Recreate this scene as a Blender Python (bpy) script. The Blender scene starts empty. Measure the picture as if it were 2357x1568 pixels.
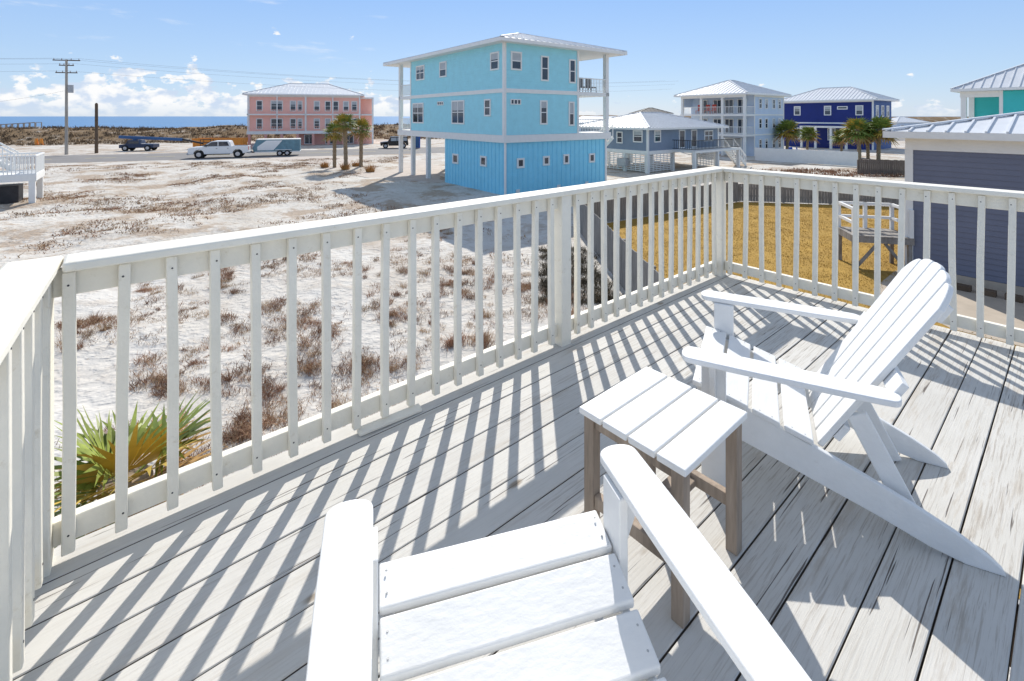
import bpy, math, random, bmesh
import numpy as np
from mathutils import Vector, Matrix, noise
random.seed(7); RNG=np.random.default_rng(5)
S=bpy.context.scene; COL=S.collection
F=1100.; CX=1178.5; HY=268.; CZ=1.55; G=-3.4
def V(*a): return Vector(a)
def gp(px,py,z=G):
    Y=F*(CZ-z)/(py-HY); return V((px-CX)/F*Y,Y,z)
def at(px,py,Y): return V((px-CX)/F*Y,Y,CZ-(py-HY)/F*Y)
CT,ST=math.cos(math.radians(20)),math.sin(math.radians(20))
def td(x,y): return x*CT+y*ST, -x*ST+y*CT
def xy(t,d): return t*CT-d*ST, t*ST+d*CT
def ss(a,b,x):
    x=min(1,max(0,(x-a)/(b-a))); return x*x*(3-2*x)
def gz(x,y):
    t,d=td(x,y)
    m=1-ss(-0.5,2.6,x)
    u=(x+.48)*-.6+(y-29.6)*.8; v=(x+.48)*.8+(y-29.6)*.6
    dx=max(-u,0,u-16); dy=max(-v,0,v-10); m*=ss(2,7,math.hypot(dx,dy))
    m*=1-ss(52,60,d)
    h=G
    if m>0: h+=m*(.30*noise.noise(V(x*.17,y*.17,3))+.16*noise.noise(V(x*.5,y*.5,9))+.05*noise.noise(V(x*1.5,y*1.5,1)))
    r=ss(106,122,d)*(1-ss(140,158,d))
    if r>0: h+=r*(2.3+2.6*ss(25,75,t)+.7*noise.noise(V(x*.05,y*.05,2))+.35*noise.noise(V(x*.2,y*.2,5)))
    return h-4*ss(152,190,d)
# ------------------------------------------------------------ materials
def nd(nt,typ,**k):
    n=nt.nodes.new(typ)
    for a,b in k.items():
        if a in n.inputs.keys(): n.inputs[a].default_value=b
        else: setattr(n,a,b)
    return n
def mat(name,col,rough=.6,scale=6,var=.12,bump=0.0,bscale=None,metal=0,stretch=(1,1,1),spec=.4,dirt=None,dirtlev=.55):
    m=bpy.data.materials.new(name); m.use_nodes=True; nt=m.node_tree; b=nt.nodes['Principled BSDF']; L=nt.links
    tc=nd(nt,'ShaderNodeTexCoord'); mp=nd(nt,'ShaderNodeMapping'); mp.inputs['Scale'].default_value=stretch
    L.new(tc.outputs['Object'],mp.inputs['Vector'])
    n=nd(nt,'ShaderNodeTexNoise',Scale=scale,Detail=4.0,Roughness=.65); L.new(mp.outputs[0],n.inputs['Vector'])
    r=nd(nt,'ShaderNodeValToRGB'); c=Vector(col)
    r.color_ramp.elements[0].position=.3; r.color_ramp.elements[1].position=.7
    r.color_ramp.elements[0].color=(*(c*(1-var)),1); r.color_ramp.elements[1].color=(*[min(1,q) for q in c*(1+var)],1)
    L.new(n.outputs['Fac'],r.inputs[0]); out=r.outputs[0]
    if dirt:
        n2=nd(nt,'ShaderNodeTexNoise',Scale=scale*2.3,Detail=6.0,Roughness=.7); L.new(mp.outputs[0],n2.inputs['Vector'])
        mr=nd(nt,'ShaderNodeMapRange'); mr.inputs[1].default_value=dirtlev; mr.inputs[2].default_value=dirtlev+.15; mr.inputs[4].default_value=.75
        L.new(n2.outputs['Fac'],mr.inputs[0])
        mx=nd(nt,'ShaderNodeMixRGB'); L.new(mr.outputs[0],mx.inputs[0]); L.new(out,mx.inputs[1]); mx.inputs[2].default_value=(*dirt,1); out=mx.outputs[0]
    L.new(out,b.inputs['Base Color'])
    b.inputs['Roughness'].default_value=rough; b.inputs['Metallic'].default_value=metal; b.inputs['Specular IOR Level'].default_value=spec
    if bump:
        nb=nd(nt,'ShaderNodeTexNoise',Scale=bscale or scale*4,Detail=4.0); L.new(mp.outputs[0],nb.inputs['Vector'])
        bp=nd(nt,'ShaderNodeBump',Strength=.6,Distance=bump); L.new(nb.outputs['Fac'],bp.inputs['Height']); L.new(bp.outputs[0],b.inputs['Normal'])
    return m
M={}
M['chair']=mat('white_chair_paint',(.80,.805,.80),.5,9,.04,.003,55,stretch=(.5,1,1),dirt=(.68,.67,.64),dirtlev=.63)
M['rail']=mat('cream_rail_paint',(.84,.805,.71),.6,7,.05,.003,60,dirt=(.60,.53,.40),dirtlev=.60)
M['tleg']=mat('weathered_table_wood',(.30,.24,.19),.8,14,.5,.004,50,stretch=(1,1,.12))
M['blue']=mat('aqua_siding',(.37,.76,.86),.6,2,.05)
M['blueb']=mat('bright_blue_siding',(.27,.70,.90),.6,2,.05)
M['trim']=mat('white_trim',(.82,.82,.80),.55,3,.04)
M['roof']=mat('pale_metal_roof',(.68,.70,.73),.4,1.5,.06)
M['glass']=mat('window_glass',(.035,.05,.075),.06,1,.3,spec=.7)
M['blind']=mat('window_blind',(.45,.48,.5),.3,3,.1)
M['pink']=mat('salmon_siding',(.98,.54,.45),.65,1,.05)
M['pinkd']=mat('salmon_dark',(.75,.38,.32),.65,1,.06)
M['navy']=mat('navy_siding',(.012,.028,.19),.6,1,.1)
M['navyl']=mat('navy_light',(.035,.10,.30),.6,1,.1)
M['pale']=mat('pale_blue_siding',(.56,.66,.80),.6,1,.05)
M['slate']=mat('slate_siding',(.22,.28,.37),.6,1,.06)
M['slate2']=mat('garage_siding',(.165,.18,.245),.6,1.5,.06)
M['teal']=mat('teal_siding',(.06,.55,.55),.6,1,.05)
M['dark']=mat('dark_metal',(.03,.03,.035),.5,4,.3)
M['gap']=mat('board_edge_gap_shade',(.16,.14,.12),.9,8,.3)  # bare board sides, coloured dark to put shade into the deck gaps
M['fence']=mat('grey_fence_wood',(.27,.255,.235),.85,5,.35,.004,30,stretch=(4,4,.4))
M['fenced']=mat('dark_fence_wood',(.15,.12,.10),.85,5,.3,stretch=(4,4,.4))
M['standwood']=mat('stand_wood',(.27,.25,.23),.85,6,.35,stretch=(1,1,.4))
M['pole']=mat('utility_pole_wood',(.42,.38,.33),.85,3,.2,stretch=(3,3,.3))
M['pole2']=mat('brown_pole_wood',(.13,.09,.06),.85,3,.25)
M['wire']=mat('wire',(.2,.2,.21),.6,1,.1)
M['grey']=mat('grey_steel',(.45,.46,.47),.45,4,.1)
M['carwhite']=mat('white_car_paint',(.80,.81,.82),.25,1,.02,spec=.6)
M['black']=mat('black_paint',(.012,.012,.014),.25,2,.2,spec=.6)
M['tyre']=mat('tyre_rubber',(.02,.02,.02),.85,8,.2)
M['rim']=mat('rim_steel',(.5,.5,.52),.35,4,.1,metal=.6)
M['red']=mat('tail_red',(.6,.03,.02),.3,2,.1)
M['orange']=mat('orange_paint',(.85,.32,.05),.5,3,.1)
M['lblue']=mat('machine_blue',(.035,.11,.27),.4,3,.1)
M['lbody']=mat('machine_dark_blue',(.025,.045,.10),.4,3,.1)
M['trailer']=mat('trailer_teal',(.13,.25,.31),.45,2,.25)
M['trunk']=mat('palm_trunk',(.28,.21,.14),.9,8,.35,.02,14)
M['frond']=mat('palm_green',(.20,.25,.05),.55,3,.4)
M['frondn']=mat('palmetto_green',(.23,.28,.05),.5,5,.45)
M['frondy']=mat('palm_yellow',(.52,.36,.06),.6,3,.35)
M['frondb']=mat('palm_brown',(.40,.24,.08),.7,3,.35)
M['grass']=mat('dry_dune_grass',(.29,.155,.09),.85,1.2,.5)
M['grasst']=mat('tan_dune_grass',(.42,.28,.16),.85,1.2,.35)
M['grassr']=mat('ridge_grass',(.19,.13,.075),.85,.3,.45)
M['tuft']=mat('ornamental_grass',(.48,.25,.08),.8,2,.3)
M['lawnb']=mat('lawn_blades',(.43,.27,.055),.85,1.5,.3)
M['road']=mat('asphalt',(.22,.21,.205),.9,.6,.12,.004,40)
M['drive']=mat('shell_driveway',(.50,.44,.39),.9,1.2,.12,.01,18)
M['conc']=mat('tan_concrete',(.46,.39,.31),.85,1.5,.12)
M['line']=mat('road_paint',(.7,.6,.2),.8,3,.2)
M['bushd']=mat('dark_scrub',(.07,.055,.03),.8,3,.5)
M['redchair']=mat('red_plastic',(.6,.06,.03),.5,2,.1)
M['bluep']=mat('blue_plastic',(.03,.10,.5),.5,2,.1)
def ground_mat():
    m=bpy.data.materials.new('white_sand'); m.use_nodes=True; nt=m.node_tree; L=nt.links; b=nt.nodes['Principled BSDF']
    g=nd(nt,'ShaderNodeNewGeometry')
    def noi(s,d=6.,r=.6):
        n=nd(nt,'ShaderNodeTexNoise',Scale=s,Detail=d,Roughness=r); L.new(g.outputs['Position'],n.inputs['Vector']); return n.outputs['Fac']
    def mr(x,a,b_,c=0.,d=1.):
        q=nd(nt,'ShaderNodeMapRange'); q.interpolation_type='SMOOTHSTEP'
        for i,vv in enumerate((a,b_,c,d)): q.inputs[i+1].default_value=vv
        L.new(x,q.inputs[0]); return q.outputs[0]
    def mix(f,a,b_):
        q=nd(nt,'ShaderNodeMixRGB'); L.new(f,q.inputs[0])
        for i,c in ((1,a),(2,b_)):
            if isinstance(c,tuple): q.inputs[i].default_value=(*c,1)
            else: L.new(c,q.inputs[i])
        return q.outputs[0]
    def mul(a,b_):
        q=nd(nt,'ShaderNodeMath',operation='MULTIPLY'); L.new(a,q.inputs[0]); L.new(b_,q.inputs[1]); return q.outputs[0]
    dot=nd(nt,'ShaderNodeVectorMath',operation='DOT_PRODUCT'); L.new(g.outputs['Position'],dot.inputs[0]); dot.inputs[1].default_value=(-ST,CT,0)
    D=dot.outputs['Value']
    c=mix(mr(noi(.25,4.),.35,.65),(.63,.605,.565),(.555,.52,.47))
    c=mix(mul(mr(D,8,20,.25,1.),mr(noi(1.6,6.,.7),.5,.62,0,.6)),c,(.47,.41,.345))
    far=mul(mr(D,12,26),mr(noi(.33,9.,.78),.485,.57,0,.75))
    c=mix(far,c,(.36,.265,.185))
    lit=mr(noi(7.,5.,.75),.58,.68,0,.55)
    c=mix(mul(lit,mr(noi(.7,4.),.46,.61)),c,(.36,.255,.175))
    rid=mul(mr(D,101,112),mr(D,150,160,1.,0.))
    c=mix(mul(rid,mr(noi(.35,6.,.75),.30,.5,.3,1)),c,(.22,.15,.085))
    L.new(c,b.inputs['Base Color']); b.inputs['Roughness'].default_value=.95; b.inputs['Specular IOR Level'].default_value=.15
    ad=nd(nt,'ShaderNodeMath',operation='ADD'); L.new(noi(1.6,6.,.52),ad.inputs[0]); L.new(mr(noi(5.,2.,.5),.4,.7,0,.2),ad.inputs[1])
    bp=nd(nt,'ShaderNodeBump',Strength=1.0,Distance=.12); L.new(ad.outputs[0],bp.inputs['Height']); L.new(bp.outputs[0],b.inputs['Normal'])
    return m
M['sand']=ground_mat()
M['lawn']=mat('dormant_lawn',(.40,.245,.048),.95,1.1,.16,.03,40,dirt=(.32,.185,.033),dirtlev=.5)
M['sea']=mat('sea_water',(.03,.16,.36),.28,.01,.25,.4,.12,stretch=(1,3,1),spec=.5)
def deck_mat():
    m=bpy.data.materials.new('weathered_deck_boards'); m.use_nodes=True; nt=m.node_tree; L=nt.links; b=nt.nodes['Principled BSDF']
    tc=nd(nt,'ShaderNodeTexCoord'); a=nd(nt,'ShaderNodeAttribute',attribute_name='rnd')
    cmb=nd(nt,'ShaderNodeCombineXYZ'); sc=nd(nt,'ShaderNodeMath',operation='MULTIPLY'); sc.inputs[1].default_value=37.
    L.new(a.outputs['Fac'],sc.inputs[0]); L.new(sc.outputs[0],cmb.inputs[0]); L.new(sc.outputs[0],cmb.inputs[2])
    ad=nd(nt,'ShaderNodeVectorMath',operation='ADD'); L.new(tc.outputs['Object'],ad.inputs[0]); L.new(cmb.outputs[0],ad.inputs[1])
    def noi(sx,sy,s,d=6.,r=.6,dist=0.):
        mp=nd(nt,'ShaderNodeMapping'); mp.inputs['Scale'].default_value=(sx,sy,1); L.new(ad.outputs[0],mp.inputs['Vector'])
        n=nd(nt,'ShaderNodeTexNoise',Scale=s,Detail=d,Roughness=r,Distortion=dist); L.new(mp.outputs[0],n.inputs['Vector']); return n.outputs['Fac']
    def mr(x,a_,b_,c=0.,d=1.):
        q=nd(nt,'ShaderNodeMapRange'); q.interpolation_type='SMOOTHSTEP'
        for i,vv in enumerate((a_,b_,c,d)): q.inputs[i+1].default_value=vv
        L.new(x,q.inputs[0]); return q.outputs[0]
    def mix(f,a_,b_,bt='MIX'):
        q=nd(nt,'ShaderNodeMixRGB',blend_type=bt); L.new(f,q.inputs[0])
        for i,c in ((1,a_),(2,b_)):
            if isinstance(c,tuple): q.inputs[i].default_value=(*c,1)
            else: L.new(c,q.inputs[i])
        return q.outputs[0]
    tint=mix(a.outputs['Fac'],(.555,.54,.505),(.62,.605,.565))
    c=mix(mr(noi(1,1,2.5,4.),.4,.65,0,.5),tint,(.645,.63,.60))
    wear=noi(.5,2.6,1.2,3.,.5)
    sxx=nd(nt,'ShaderNodeSeparateXYZ'); L.new(tc.outputs['Object'],sxx.inputs[0]); right=mr(sxx.outputs['X'],1.0,2.4,.4,1.)
    # patches where the paint has worn through to bare wood
    bw=nd(nt,'ShaderNodeMath',operation='MULTIPLY'); L.new(mr(noi(.8,7,2.0,7.,.72),.55,.65,0,.6),bw.inputs[0]); L.new(right,bw.inputs[1])
    c=mix(bw.outputs[0],c,(.46,.41,.345))
    grain=noi(1.5,44,3,7.,.72,.5)
    wa=nd(nt,'ShaderNodeMath',operation='MULTIPLY')
    L.new(mr(wear,.36,.58,.3,1.),wa.inputs[0]); L.new(right,wa.inputs[1])
    gm=nd(nt,'ShaderNodeMath',operation='MULTIPLY'); L.new(mr(grain,.48,.64,0,.75),gm.inputs[0]); L.new(wa.outputs[0],gm.inputs[1])
    c=mix(gm.outputs[0],c,(.36,.32,.275))
    cr=noi(1.1,50,1.6,3.,.5,.2)
    crack=mr(cr,.655,.69)
    c=mix(crack,c,(.15,.13,.115))
    mp=nd(nt,'ShaderNodeMapping'); mp.inputs['Scale'].default_value=(1.8,4.2,1); L.new(ad.outputs[0],mp.inputs['Vector'])
    vo=nd(nt,'ShaderNodeTexVoronoi',Scale=1.0,Randomness=1.0); L.new(mp.outputs[0],vo.inputs['Vector'])
    kn=mr(vo.outputs['Distance'],.04,.09,.85,0.)
    c=mix(kn,c,(.29,.235,.175))
    L.new(c,b.inputs['Base Color']); b.inputs['Roughness'].default_value=.75; b.inputs['Specular IOR Level'].default_value=.25
    sub=nd(nt,'ShaderNodeMath',operation='SUBTRACT'); L.new(grain,sub.inputs[0]); L.new(crack,sub.inputs[1])
    bp=nd(nt,'ShaderNodeBump',Strength=.6,Distance=.003); L.new(sub.outputs[0],bp.inputs['Height']); L.new(bp.outputs[0],b.inputs['Normal'])
    return m
M['deck']=deck_mat()
# ------------------------------------------------------------ mesh helpers
XF={}
def link(o): COL.objects.link(o); return o
def thing(name,label,cat,loc=(0,0,0),rz=0,group=None):
    o=link(bpy.data.objects.new(name,None)); o.location=loc; o.rotation_euler=(0,0,rz); o.empty_display_size=.2
    o['label']=label; o['category']=cat
    if group: o['group']=group
    XF[o.name]=Matrix.Translation(Vector(loc))@Matrix.Rotation(rz,4,'Z'); return o
def tag(o,label,cat,group=None,kind=None):
    o['label']=label; o['category']=cat
    if group: o['group']=group
    if kind: o['kind']=kind
    return o
class MB:
    def __init__(s): s.v=[]; s.f=[]
    def add(s,vs,fs):
        k=len(s.v); s.v+= [tuple(p) for p in vs]; s.f+=[tuple(i+k for i in f) for f in fs]
    def obox(s,c,ax,ay,az):
        c=Vector(c); P=[c+ax*i+ay*j+az*k for k in(-1,1) for j in(-1,1) for i in(-1,1)]
        s.add(P,[(0,2,3,1),(4,5,7,6),(0,1,5,4),(2,6,7,3),(0,4,6,2),(1,3,7,5)])
    def box(s,x0,x1,y0,y1,z0,z1):
        s.obox(((x0+x1)/2,(y0+y1)/2,(z0+z1)/2),V((x1-x0)/2,0,0),V(0,(y1-y0)/2,0),V(0,0,(z1-z0)/2))
    def bar(s,p,q,w,h,up=None):
        p=Vector(p);q=Vector(q);d=q-p
        if d.length<1e-6:return
        up=Vector(up) if up else V(0,0,1)
        if abs(d.normalized().dot(up))>.98: up=V(0,1,0)
        sd=d.cross(up).normalized(); u=sd.cross(d).normalized()
        s.obox((p+q)/2,d/2,sd*w/2,u*h/2)
    def tube(s,p,q,r0,r1=None,n=10,caps=True):
        p=Vector(p);q=Vector(q);r1=r0 if r1 is None else r1; d=(q-p).normalized()
        a=d.cross(V(0,0,1)) if abs(d.z)<.95 else d.cross(V(0,1,0)); a.normalize(); b=d.cross(a)
        P=[]; 
        for c,r in((p,r0),(q,r1)):
            for i in range(n):
                t=2*math.pi*i/n; P.append(c+a*math.cos(t)*r+b*math.sin(t)*r)
        fs=[(i,(i+1)%n,n+(i+1)%n,n+i) for i in range(n)]
        if caps: fs+=[tuple(range(n))[::-1],tuple(range(n,2*n))]
        s.add(P,fs)
    def prism(s,pts,o,ex,ey,ez,t):
        o=Vector(o);n=len(pts)
        P=[o+ex*x+ey*y for x,y in pts]; P+= [p+ez*t for p in P]
        s.add(P,[tuple(range(n))[::-1],tuple(range(n,2*n))]+[(i,(i+1)%n,n+(i+1)%n,n+i) for i in range(n)])
    def quad(s,*p): s.add(p,[tuple(range(len(p)))])
    def build(s,name,m,parent=None,local=False,bevel=0,smooth=False,seg=2):
        me=bpy.data.meshes.new(name); vs=s.v
        if parent is not None and not local:
            I=XF[parent.name].inverted(); vs=[tuple(I@Vector(p)) for p in vs]
        me.from_pydata(vs,[],s.f); me.materials.append(m)
        bm=bmesh.new(); bm.from_mesh(me); bmesh.ops.recalc_face_normals(bm,faces=bm.faces); bm.to_mesh(me); bm.free()
        o=link(bpy.data.objects.new(name,me))
        if parent is not None:
            o.parent=parent; XF[o.name]=XF[parent.name]
        if bevel:
            b=o.modifiers.new('bevel','BEVEL'); b.width=bevel; b.segments=seg; b.limit_method='ANGLE'; b.angle_limit=.6
        if smooth:
            for p in me.polygons: p.use_smooth=True
        return o
def copy_tree(o,parent=None):
    c=o.copy(); COL.objects.link(c); c.parent=parent
    if o.name in XF: XF[c.name]=XF[o.name]
    for ch in list(o.children): copy_tree(ch,c)
    return c
class Fac:
    def __init__(s,p,d,n=None):
        s.p=Vector((p[0],p[1])); s.d=Vector((d[0],d[1])).normalized(); q=Vector((s.d.y,-s.d.x))
        if n is None: s.n=q if q.dot(-s.p)>0 else -q
        else: s.n=Vector(n)
    def P(s,u,z,o=0):
        a=s.p+s.d*u+s.n*o; return V(a.x,a.y,z)
    def px(s,px,py):
        rx=(px-CX)/F; u=(s.p.x-rx*s.p.y)/(rx*s.d.y-s.d.x); t=s.p.y+u*s.d.y
        return u,CZ-(py-HY)/F*t
def fbox(mb,f,u0,u1,z0,z1,o0,o1):
    d=V(f.d.x,f.d.y,0); n=V(f.n.x,f.n.y,0)
    mb.obox(f.P((u0+u1)/2,(z0+z1)/2,(o0+o1)/2),d*((u1-u0)/2),n*((o1-o0)/2),V(0,0,(z1-z0)/2))
def lap(mb,f,u0,u1,z0,z1,step=.2,out=.025):
    z=z0
    while z<z1-.01:
        t=min(z+step,z1)
        mb.quad(f.P(u0,z,out),f.P(u1,z,out),f.P(u1,t,.003),f.P(u0,t,.003))
        mb.quad(f.P(u0,z,0),f.P(u1,z,0),f.P(u1,z,out),f.P(u0,z,out)); z=t
def window(f,root,u0,u1,z0,z1,cols=1,rows=2,w=.10,glass='glass',trim='trim'):
    if u0>u1:u0,u1=u1,u0
    if z0>z1:z0,z1=z1,z0
    m=MB()
    fbox(m,f,u0,u1,z0,z0+w,0,.075); fbox(m,f,u0,u1,z1-w,z1,0,.075)
    fbox(m,f,u0,u0+w,z0+w,z1-w,0,.075); fbox(m,f,u1-w,u1,z0+w,z1-w,0,.075)
    for i in range(1,cols):
        u=u0+(u1-u0)*i/cols; fbox(m,f,u-.035,u+.035,z0+w,z1-w,0,.068)
    for i in range(1,rows):
        z=z0+(z1-z0)*i/rows; fbox(m,f,u0+w,u1-w,z-.03,z+.03,0,.064)
    fr=m.build('window',M[trim],root)
    p=MB(); fbox(p,f,u0+w*.6,u1-w*.6,z0+w*.6,z1-w*.6,.0,.04); pn=p.build('pane',M[glass],fr)
    if random.random()<.45 and rows>1:
        p=MB(); k=random.uniform(.2,.55); fbox(p,f,u0+w,u1-w,z1-w-(z1-z0-2*w)*k,z1-w,.041,.046); p.build('blind',M['blind'],fr)
    return fr
def winpx(f,root,x0,y0,x1,y1,**k):
    ym=(y0+y1)/2; xm=(x0+x1)/2
    u0,_=f.px(x0,ym);u1,_=f.px(x1,ym); _,z0=f.px(xm,y0); _,z1=f.px(xm,y1)
    return window(f,root,u0,u1,z0,z1,**k)
def hip_roof(root,org,U,W,u0,u1,v0,v1,z,rise,rib=.55,fas=.2,mroof='roof',mtrim='trim',name='roof'):
    org=Vector((org[0],org[1]));U=Vector(U).normalized();W=Vector(W).normalized()
    sw=(v1-v0)>(u1-u0)
    def P(a,b,zz):
        q=org+(U*b+W*a if sw else U*a+W*b); return V(q.x,q.y,zz)
    a0,a1,b0,b1=(v0,v1,u0,u1) if sw else (u0,u1,v0,v1)
    h=(b1-b0)/2;Lg=a1-a0;bm_=(b0+b1)/2
    m=MB(); A,B,C,D=P(a0,b0,z),P(a1,b0,z),P(a1,b1,z),P(a0,b1,z); R0,R1=P(a0+h,bm_,z+rise),P(a1-h,bm_,z+rise)
    m.quad(A,B,R1,R0);m.quad(B,C,R1);m.quad(C,D,R0,R1);m.quad(D,A,R0)
    s=rib*.5
    while s<Lg:
        fr=min(1,s/h,(Lg-s)/h)
        m.bar(P(a0+s,b0,z+.02),P(a0+s,b0+fr*h,z+fr*rise+.02),.05,.06); m.bar(P(a0+s,b1,z+.02),P(a0+s,b1-fr*h,z+fr*rise+.02),.05,.06); s+=rib
    s=rib*.5
    while s<2*h:
        fr=min(s,2*h-s)/h
        m.bar(P(a0,b0+s,z+.02),P(a0+fr*h,b0+s,z+fr*rise+.02),.05,.06); m.bar(P(a1,b0+s,z+.02),P(a1-fr*h,b0+s,z+fr*rise+.02),.05,.06); s+=rib
    for p,q in((A,R0),(B,R1),(C,R1),(D,R0),(R0,R1)): m.bar(p+V(0,0,.05),q+V(0,0,.05),.16,.05)
    r=m.build(name,M[mroof],root)
    k=MB(); e=.06
    for p,q in((A,B),(B,C),(C,D),(D,A)):
        k.bar(p-V(0,0,fas/2+.004),q-V(0,0,fas/2+.004),.06,fas)
    k.quad(*[p-V(0,0,fas-.02) for p in(A,B,C,D)])
    k.build('fascia',M[mtrim],r)
    return r
def block(mb,org,U,W,u0,u1,v0,v1,z0,z1):
    org=Vector((org[0],org[1]));U=Vector(U).normalized();W=Vector(W).normalized()
    c=org+U*(u0+u1)/2+W*(v0+v1)/2
    mb.obox((c.x,c.y,(z0+z1)/2),V(U.x,U.y,0)*((u1-u0)/2),V(W.x,W.y,0)*((v1-v0)/2),V(0,0,(z1-z0)/2))
def railing(root,mt,f,u0,u1,z,h=1.0,o=0,step=.18,t=.035,name='porch_rail'):
    mb=MB()
    fbox(mb,f,u0,u1,z+h-.06,z+h,o-.04,o+.04); fbox(mb,f,u0,u1,z+.08,z+.13,o-.02,o+.02)
    u=u0+step/2
    while u<u1:
        fbox(mb,f,u-t/2,u+t/2,z+.125,z+h-.055,o-.015,o+.015); u+=step
    return mb.build(name,M[mt],root)
# ------------------------------------------------------------ setting
def build_ground():
    ts=np.unique(np.round(np.concatenate([[-4000,-2500,-1500,-900,-600,-400,-300,-220,-170],np.arange(-130,-40,2.),np.arange(-40,30,.45),np.arange(30,110,3.),[120,150,200,300,450,700,1100,1800,2800,4000]]),3))
    ds=np.unique(np.round(np.concatenate([[-1500,-700,-300,-120,-50,-25,-12],np.arange(-6,45,.45),np.arange(45,100,2.5),np.arange(100,196,1.5)]),3))
    vs=[]
    for d in ds:
        for t in ts:
            x,y=xy(t,d); vs.append((x,y,gz(x,y)))
    n=len(ts); fs=[(j*n+i,j*n+i+1,(j+1)*n+i+1,(j+1)*n+i) for j in range(len(ds)-1) for i in range(n-1)]
    me=bpy.data.meshes.new('ground'); me.from_pydata(vs,[],fs); me.materials.append(M['sand'])
    for p in me.polygons:p.use_smooth=True
    o=link(bpy.data.objects.new('ground',me)); o['kind']='structure'
build_ground()
def sheet(name,pts,z,m):
    mb=MB(); mb.quad(*[V(p[0],p[1],z) for p in pts]); o=mb.build(name,m); o['kind']='structure'; return o
sheet('sea',[xy(-40000,165),xy(40000,165),xy(40000,40000),xy(-40000,40000)],-5.3,M['sea'])
sheet('road',[xy(-900,64),xy(900,64),xy(900,76),xy(-900,76)],G+.006,M['road'])
mb=MB()
for t in range(-160,120,6):
    mb.quad(*[V(*xy(a,b),G+.011) for a,b in((t,69.9),(t+3,69.9),(t+3,70.05),(t,70.05))])
mb.build('road_marking',M['line'])['kind']='structure'
sheet('driveway',[gp(850,410).xy,gp(1010,420).xy,gp(1020,372).xy,V(*xy(-1,64)).xy,V(*xy(-8,64)).xy],G+.005,M['drive'])
GP=Vector((12.5,15.1)); GD=Vector((.642,-.767)).normalized(); GN=Vector((GD.y,-GD.x))
if GN.dot(-GP)<0: GN=-GN
PW=4.3
a0=GP+GN*2.6-GD*.3; b0=GP+GN*PW+GD*1.6; b1=GP+GN*PW+GD*12
LAWN=[(2.95,21.2),(13.1,27.6),(21.5,26),(17,19),tuple(GP),tuple(a0),tuple(b0),tuple(GP+GN*PW+GD*5),(6.5,4),(3.6,6)]
sheet('lawn',LAWN,G+.006,M['lawn'])
sheet('patio',[tuple(GP-GD*.3),tuple(a0),tuple(b0),tuple(b1),tuple(GP+GD*12)],G+.012,M['conc'])
# ------------------------------------------------------------ deck
Pl=Vector((-1.58,1.657)); Pc=Vector((2.03,4.68)); U0=(Pc-Pl).normalized(); W0=Vector((U0.y,-U0.x)); rzd=math.atan2(U0.y,U0.x)
def build_deck():
    vs=[];fs=[];rn=[];mi=[]; b=-.085; k=0; step=.160
    while b<4.7:
        b1=b+step-.0045-random.uniform(0,.0015); aL=lambda q:-.0538*q-.20; aR=lambda q:4.708+.0153*q+.10
        r=random.random(); z=random.uniform(-.0015,.0015)
        base=len(vs); e=.003
        outl=[(aL(b),-b),(aR(b),-b),(aR(b1),-b1),(aL(b1),-b1)]
        inn=[(aL(b),-b-e),(aR(b),-b-e),(aR(b1),-b1+e),(aL(b1),-b1+e)]
        vs+=[(x,y,z-.038) for x,y in outl]+[(x,y,z-e) for x,y in outl]+[(x,y,z) for x,y in inn]
        for l in(0,4):
            for i in range(4):
                j=(i+1)%4; fs.append((base+l+j,base+l+i,base+l+4+i,base+l+4+j)); mi.append(1 if l==0 else 0)
        fs.append((base+11,base+10,base+9,base+8)); fs.append((base,base+1,base+2,base+3)); mi+=[0,1]
        rn+=[r]*12; b+=step; k+=1
    me=bpy.data.meshes.new('deck'); me.from_pydata(vs,[],fs); me.materials.append(M['deck']); me.materials.append(M['gap'])
    me.polygons.foreach_set('material_index',mi)
    a=me.attributes.new('rnd','FLOAT','POINT'); a.data.foreach_set('value',rn)
    bm=bmesh.new(); bm.from_mesh(me); bmesh.ops.recalc_face_normals(bm,faces=bm.faces); bm.to_mesh(me); bm.free()
    o=link(bpy.data.objects.new('deck',me)); o.location=(Pl.x,Pl.y,0); o.rotation_euler=(0,0,rzd); o['kind']='structure'
    m=MB(); P=lambda a,bb,z: V(*(Pl+U0*a+W0*bb),z)
    for a in (-.0,.4,.8,1.2,1.6,2.0,2.4,2.8,3.2,3.6,4.0,4.4,4.72): m.bar(P(a,-.06,-.14),P(a-.1 if a<.3 else a,4.6,-.14),.04,.19)
    m.bar(P(-.2,-.06,-.14),P(4.8,-.06,-.14),.04,.19)
    for a,bb in((0.1,.1),(4.65,.1),(2.4,.1),(0,4.5),(4.7,4.5),(4.7,2.3)): m.bar(P(a,bb,-.24),P(a,bb,G-.1),.14,.14)
    j=m.build('deck_frame',M['pole2']); j['kind']='structure'
build_deck()
CAPZ=1.05
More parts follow.
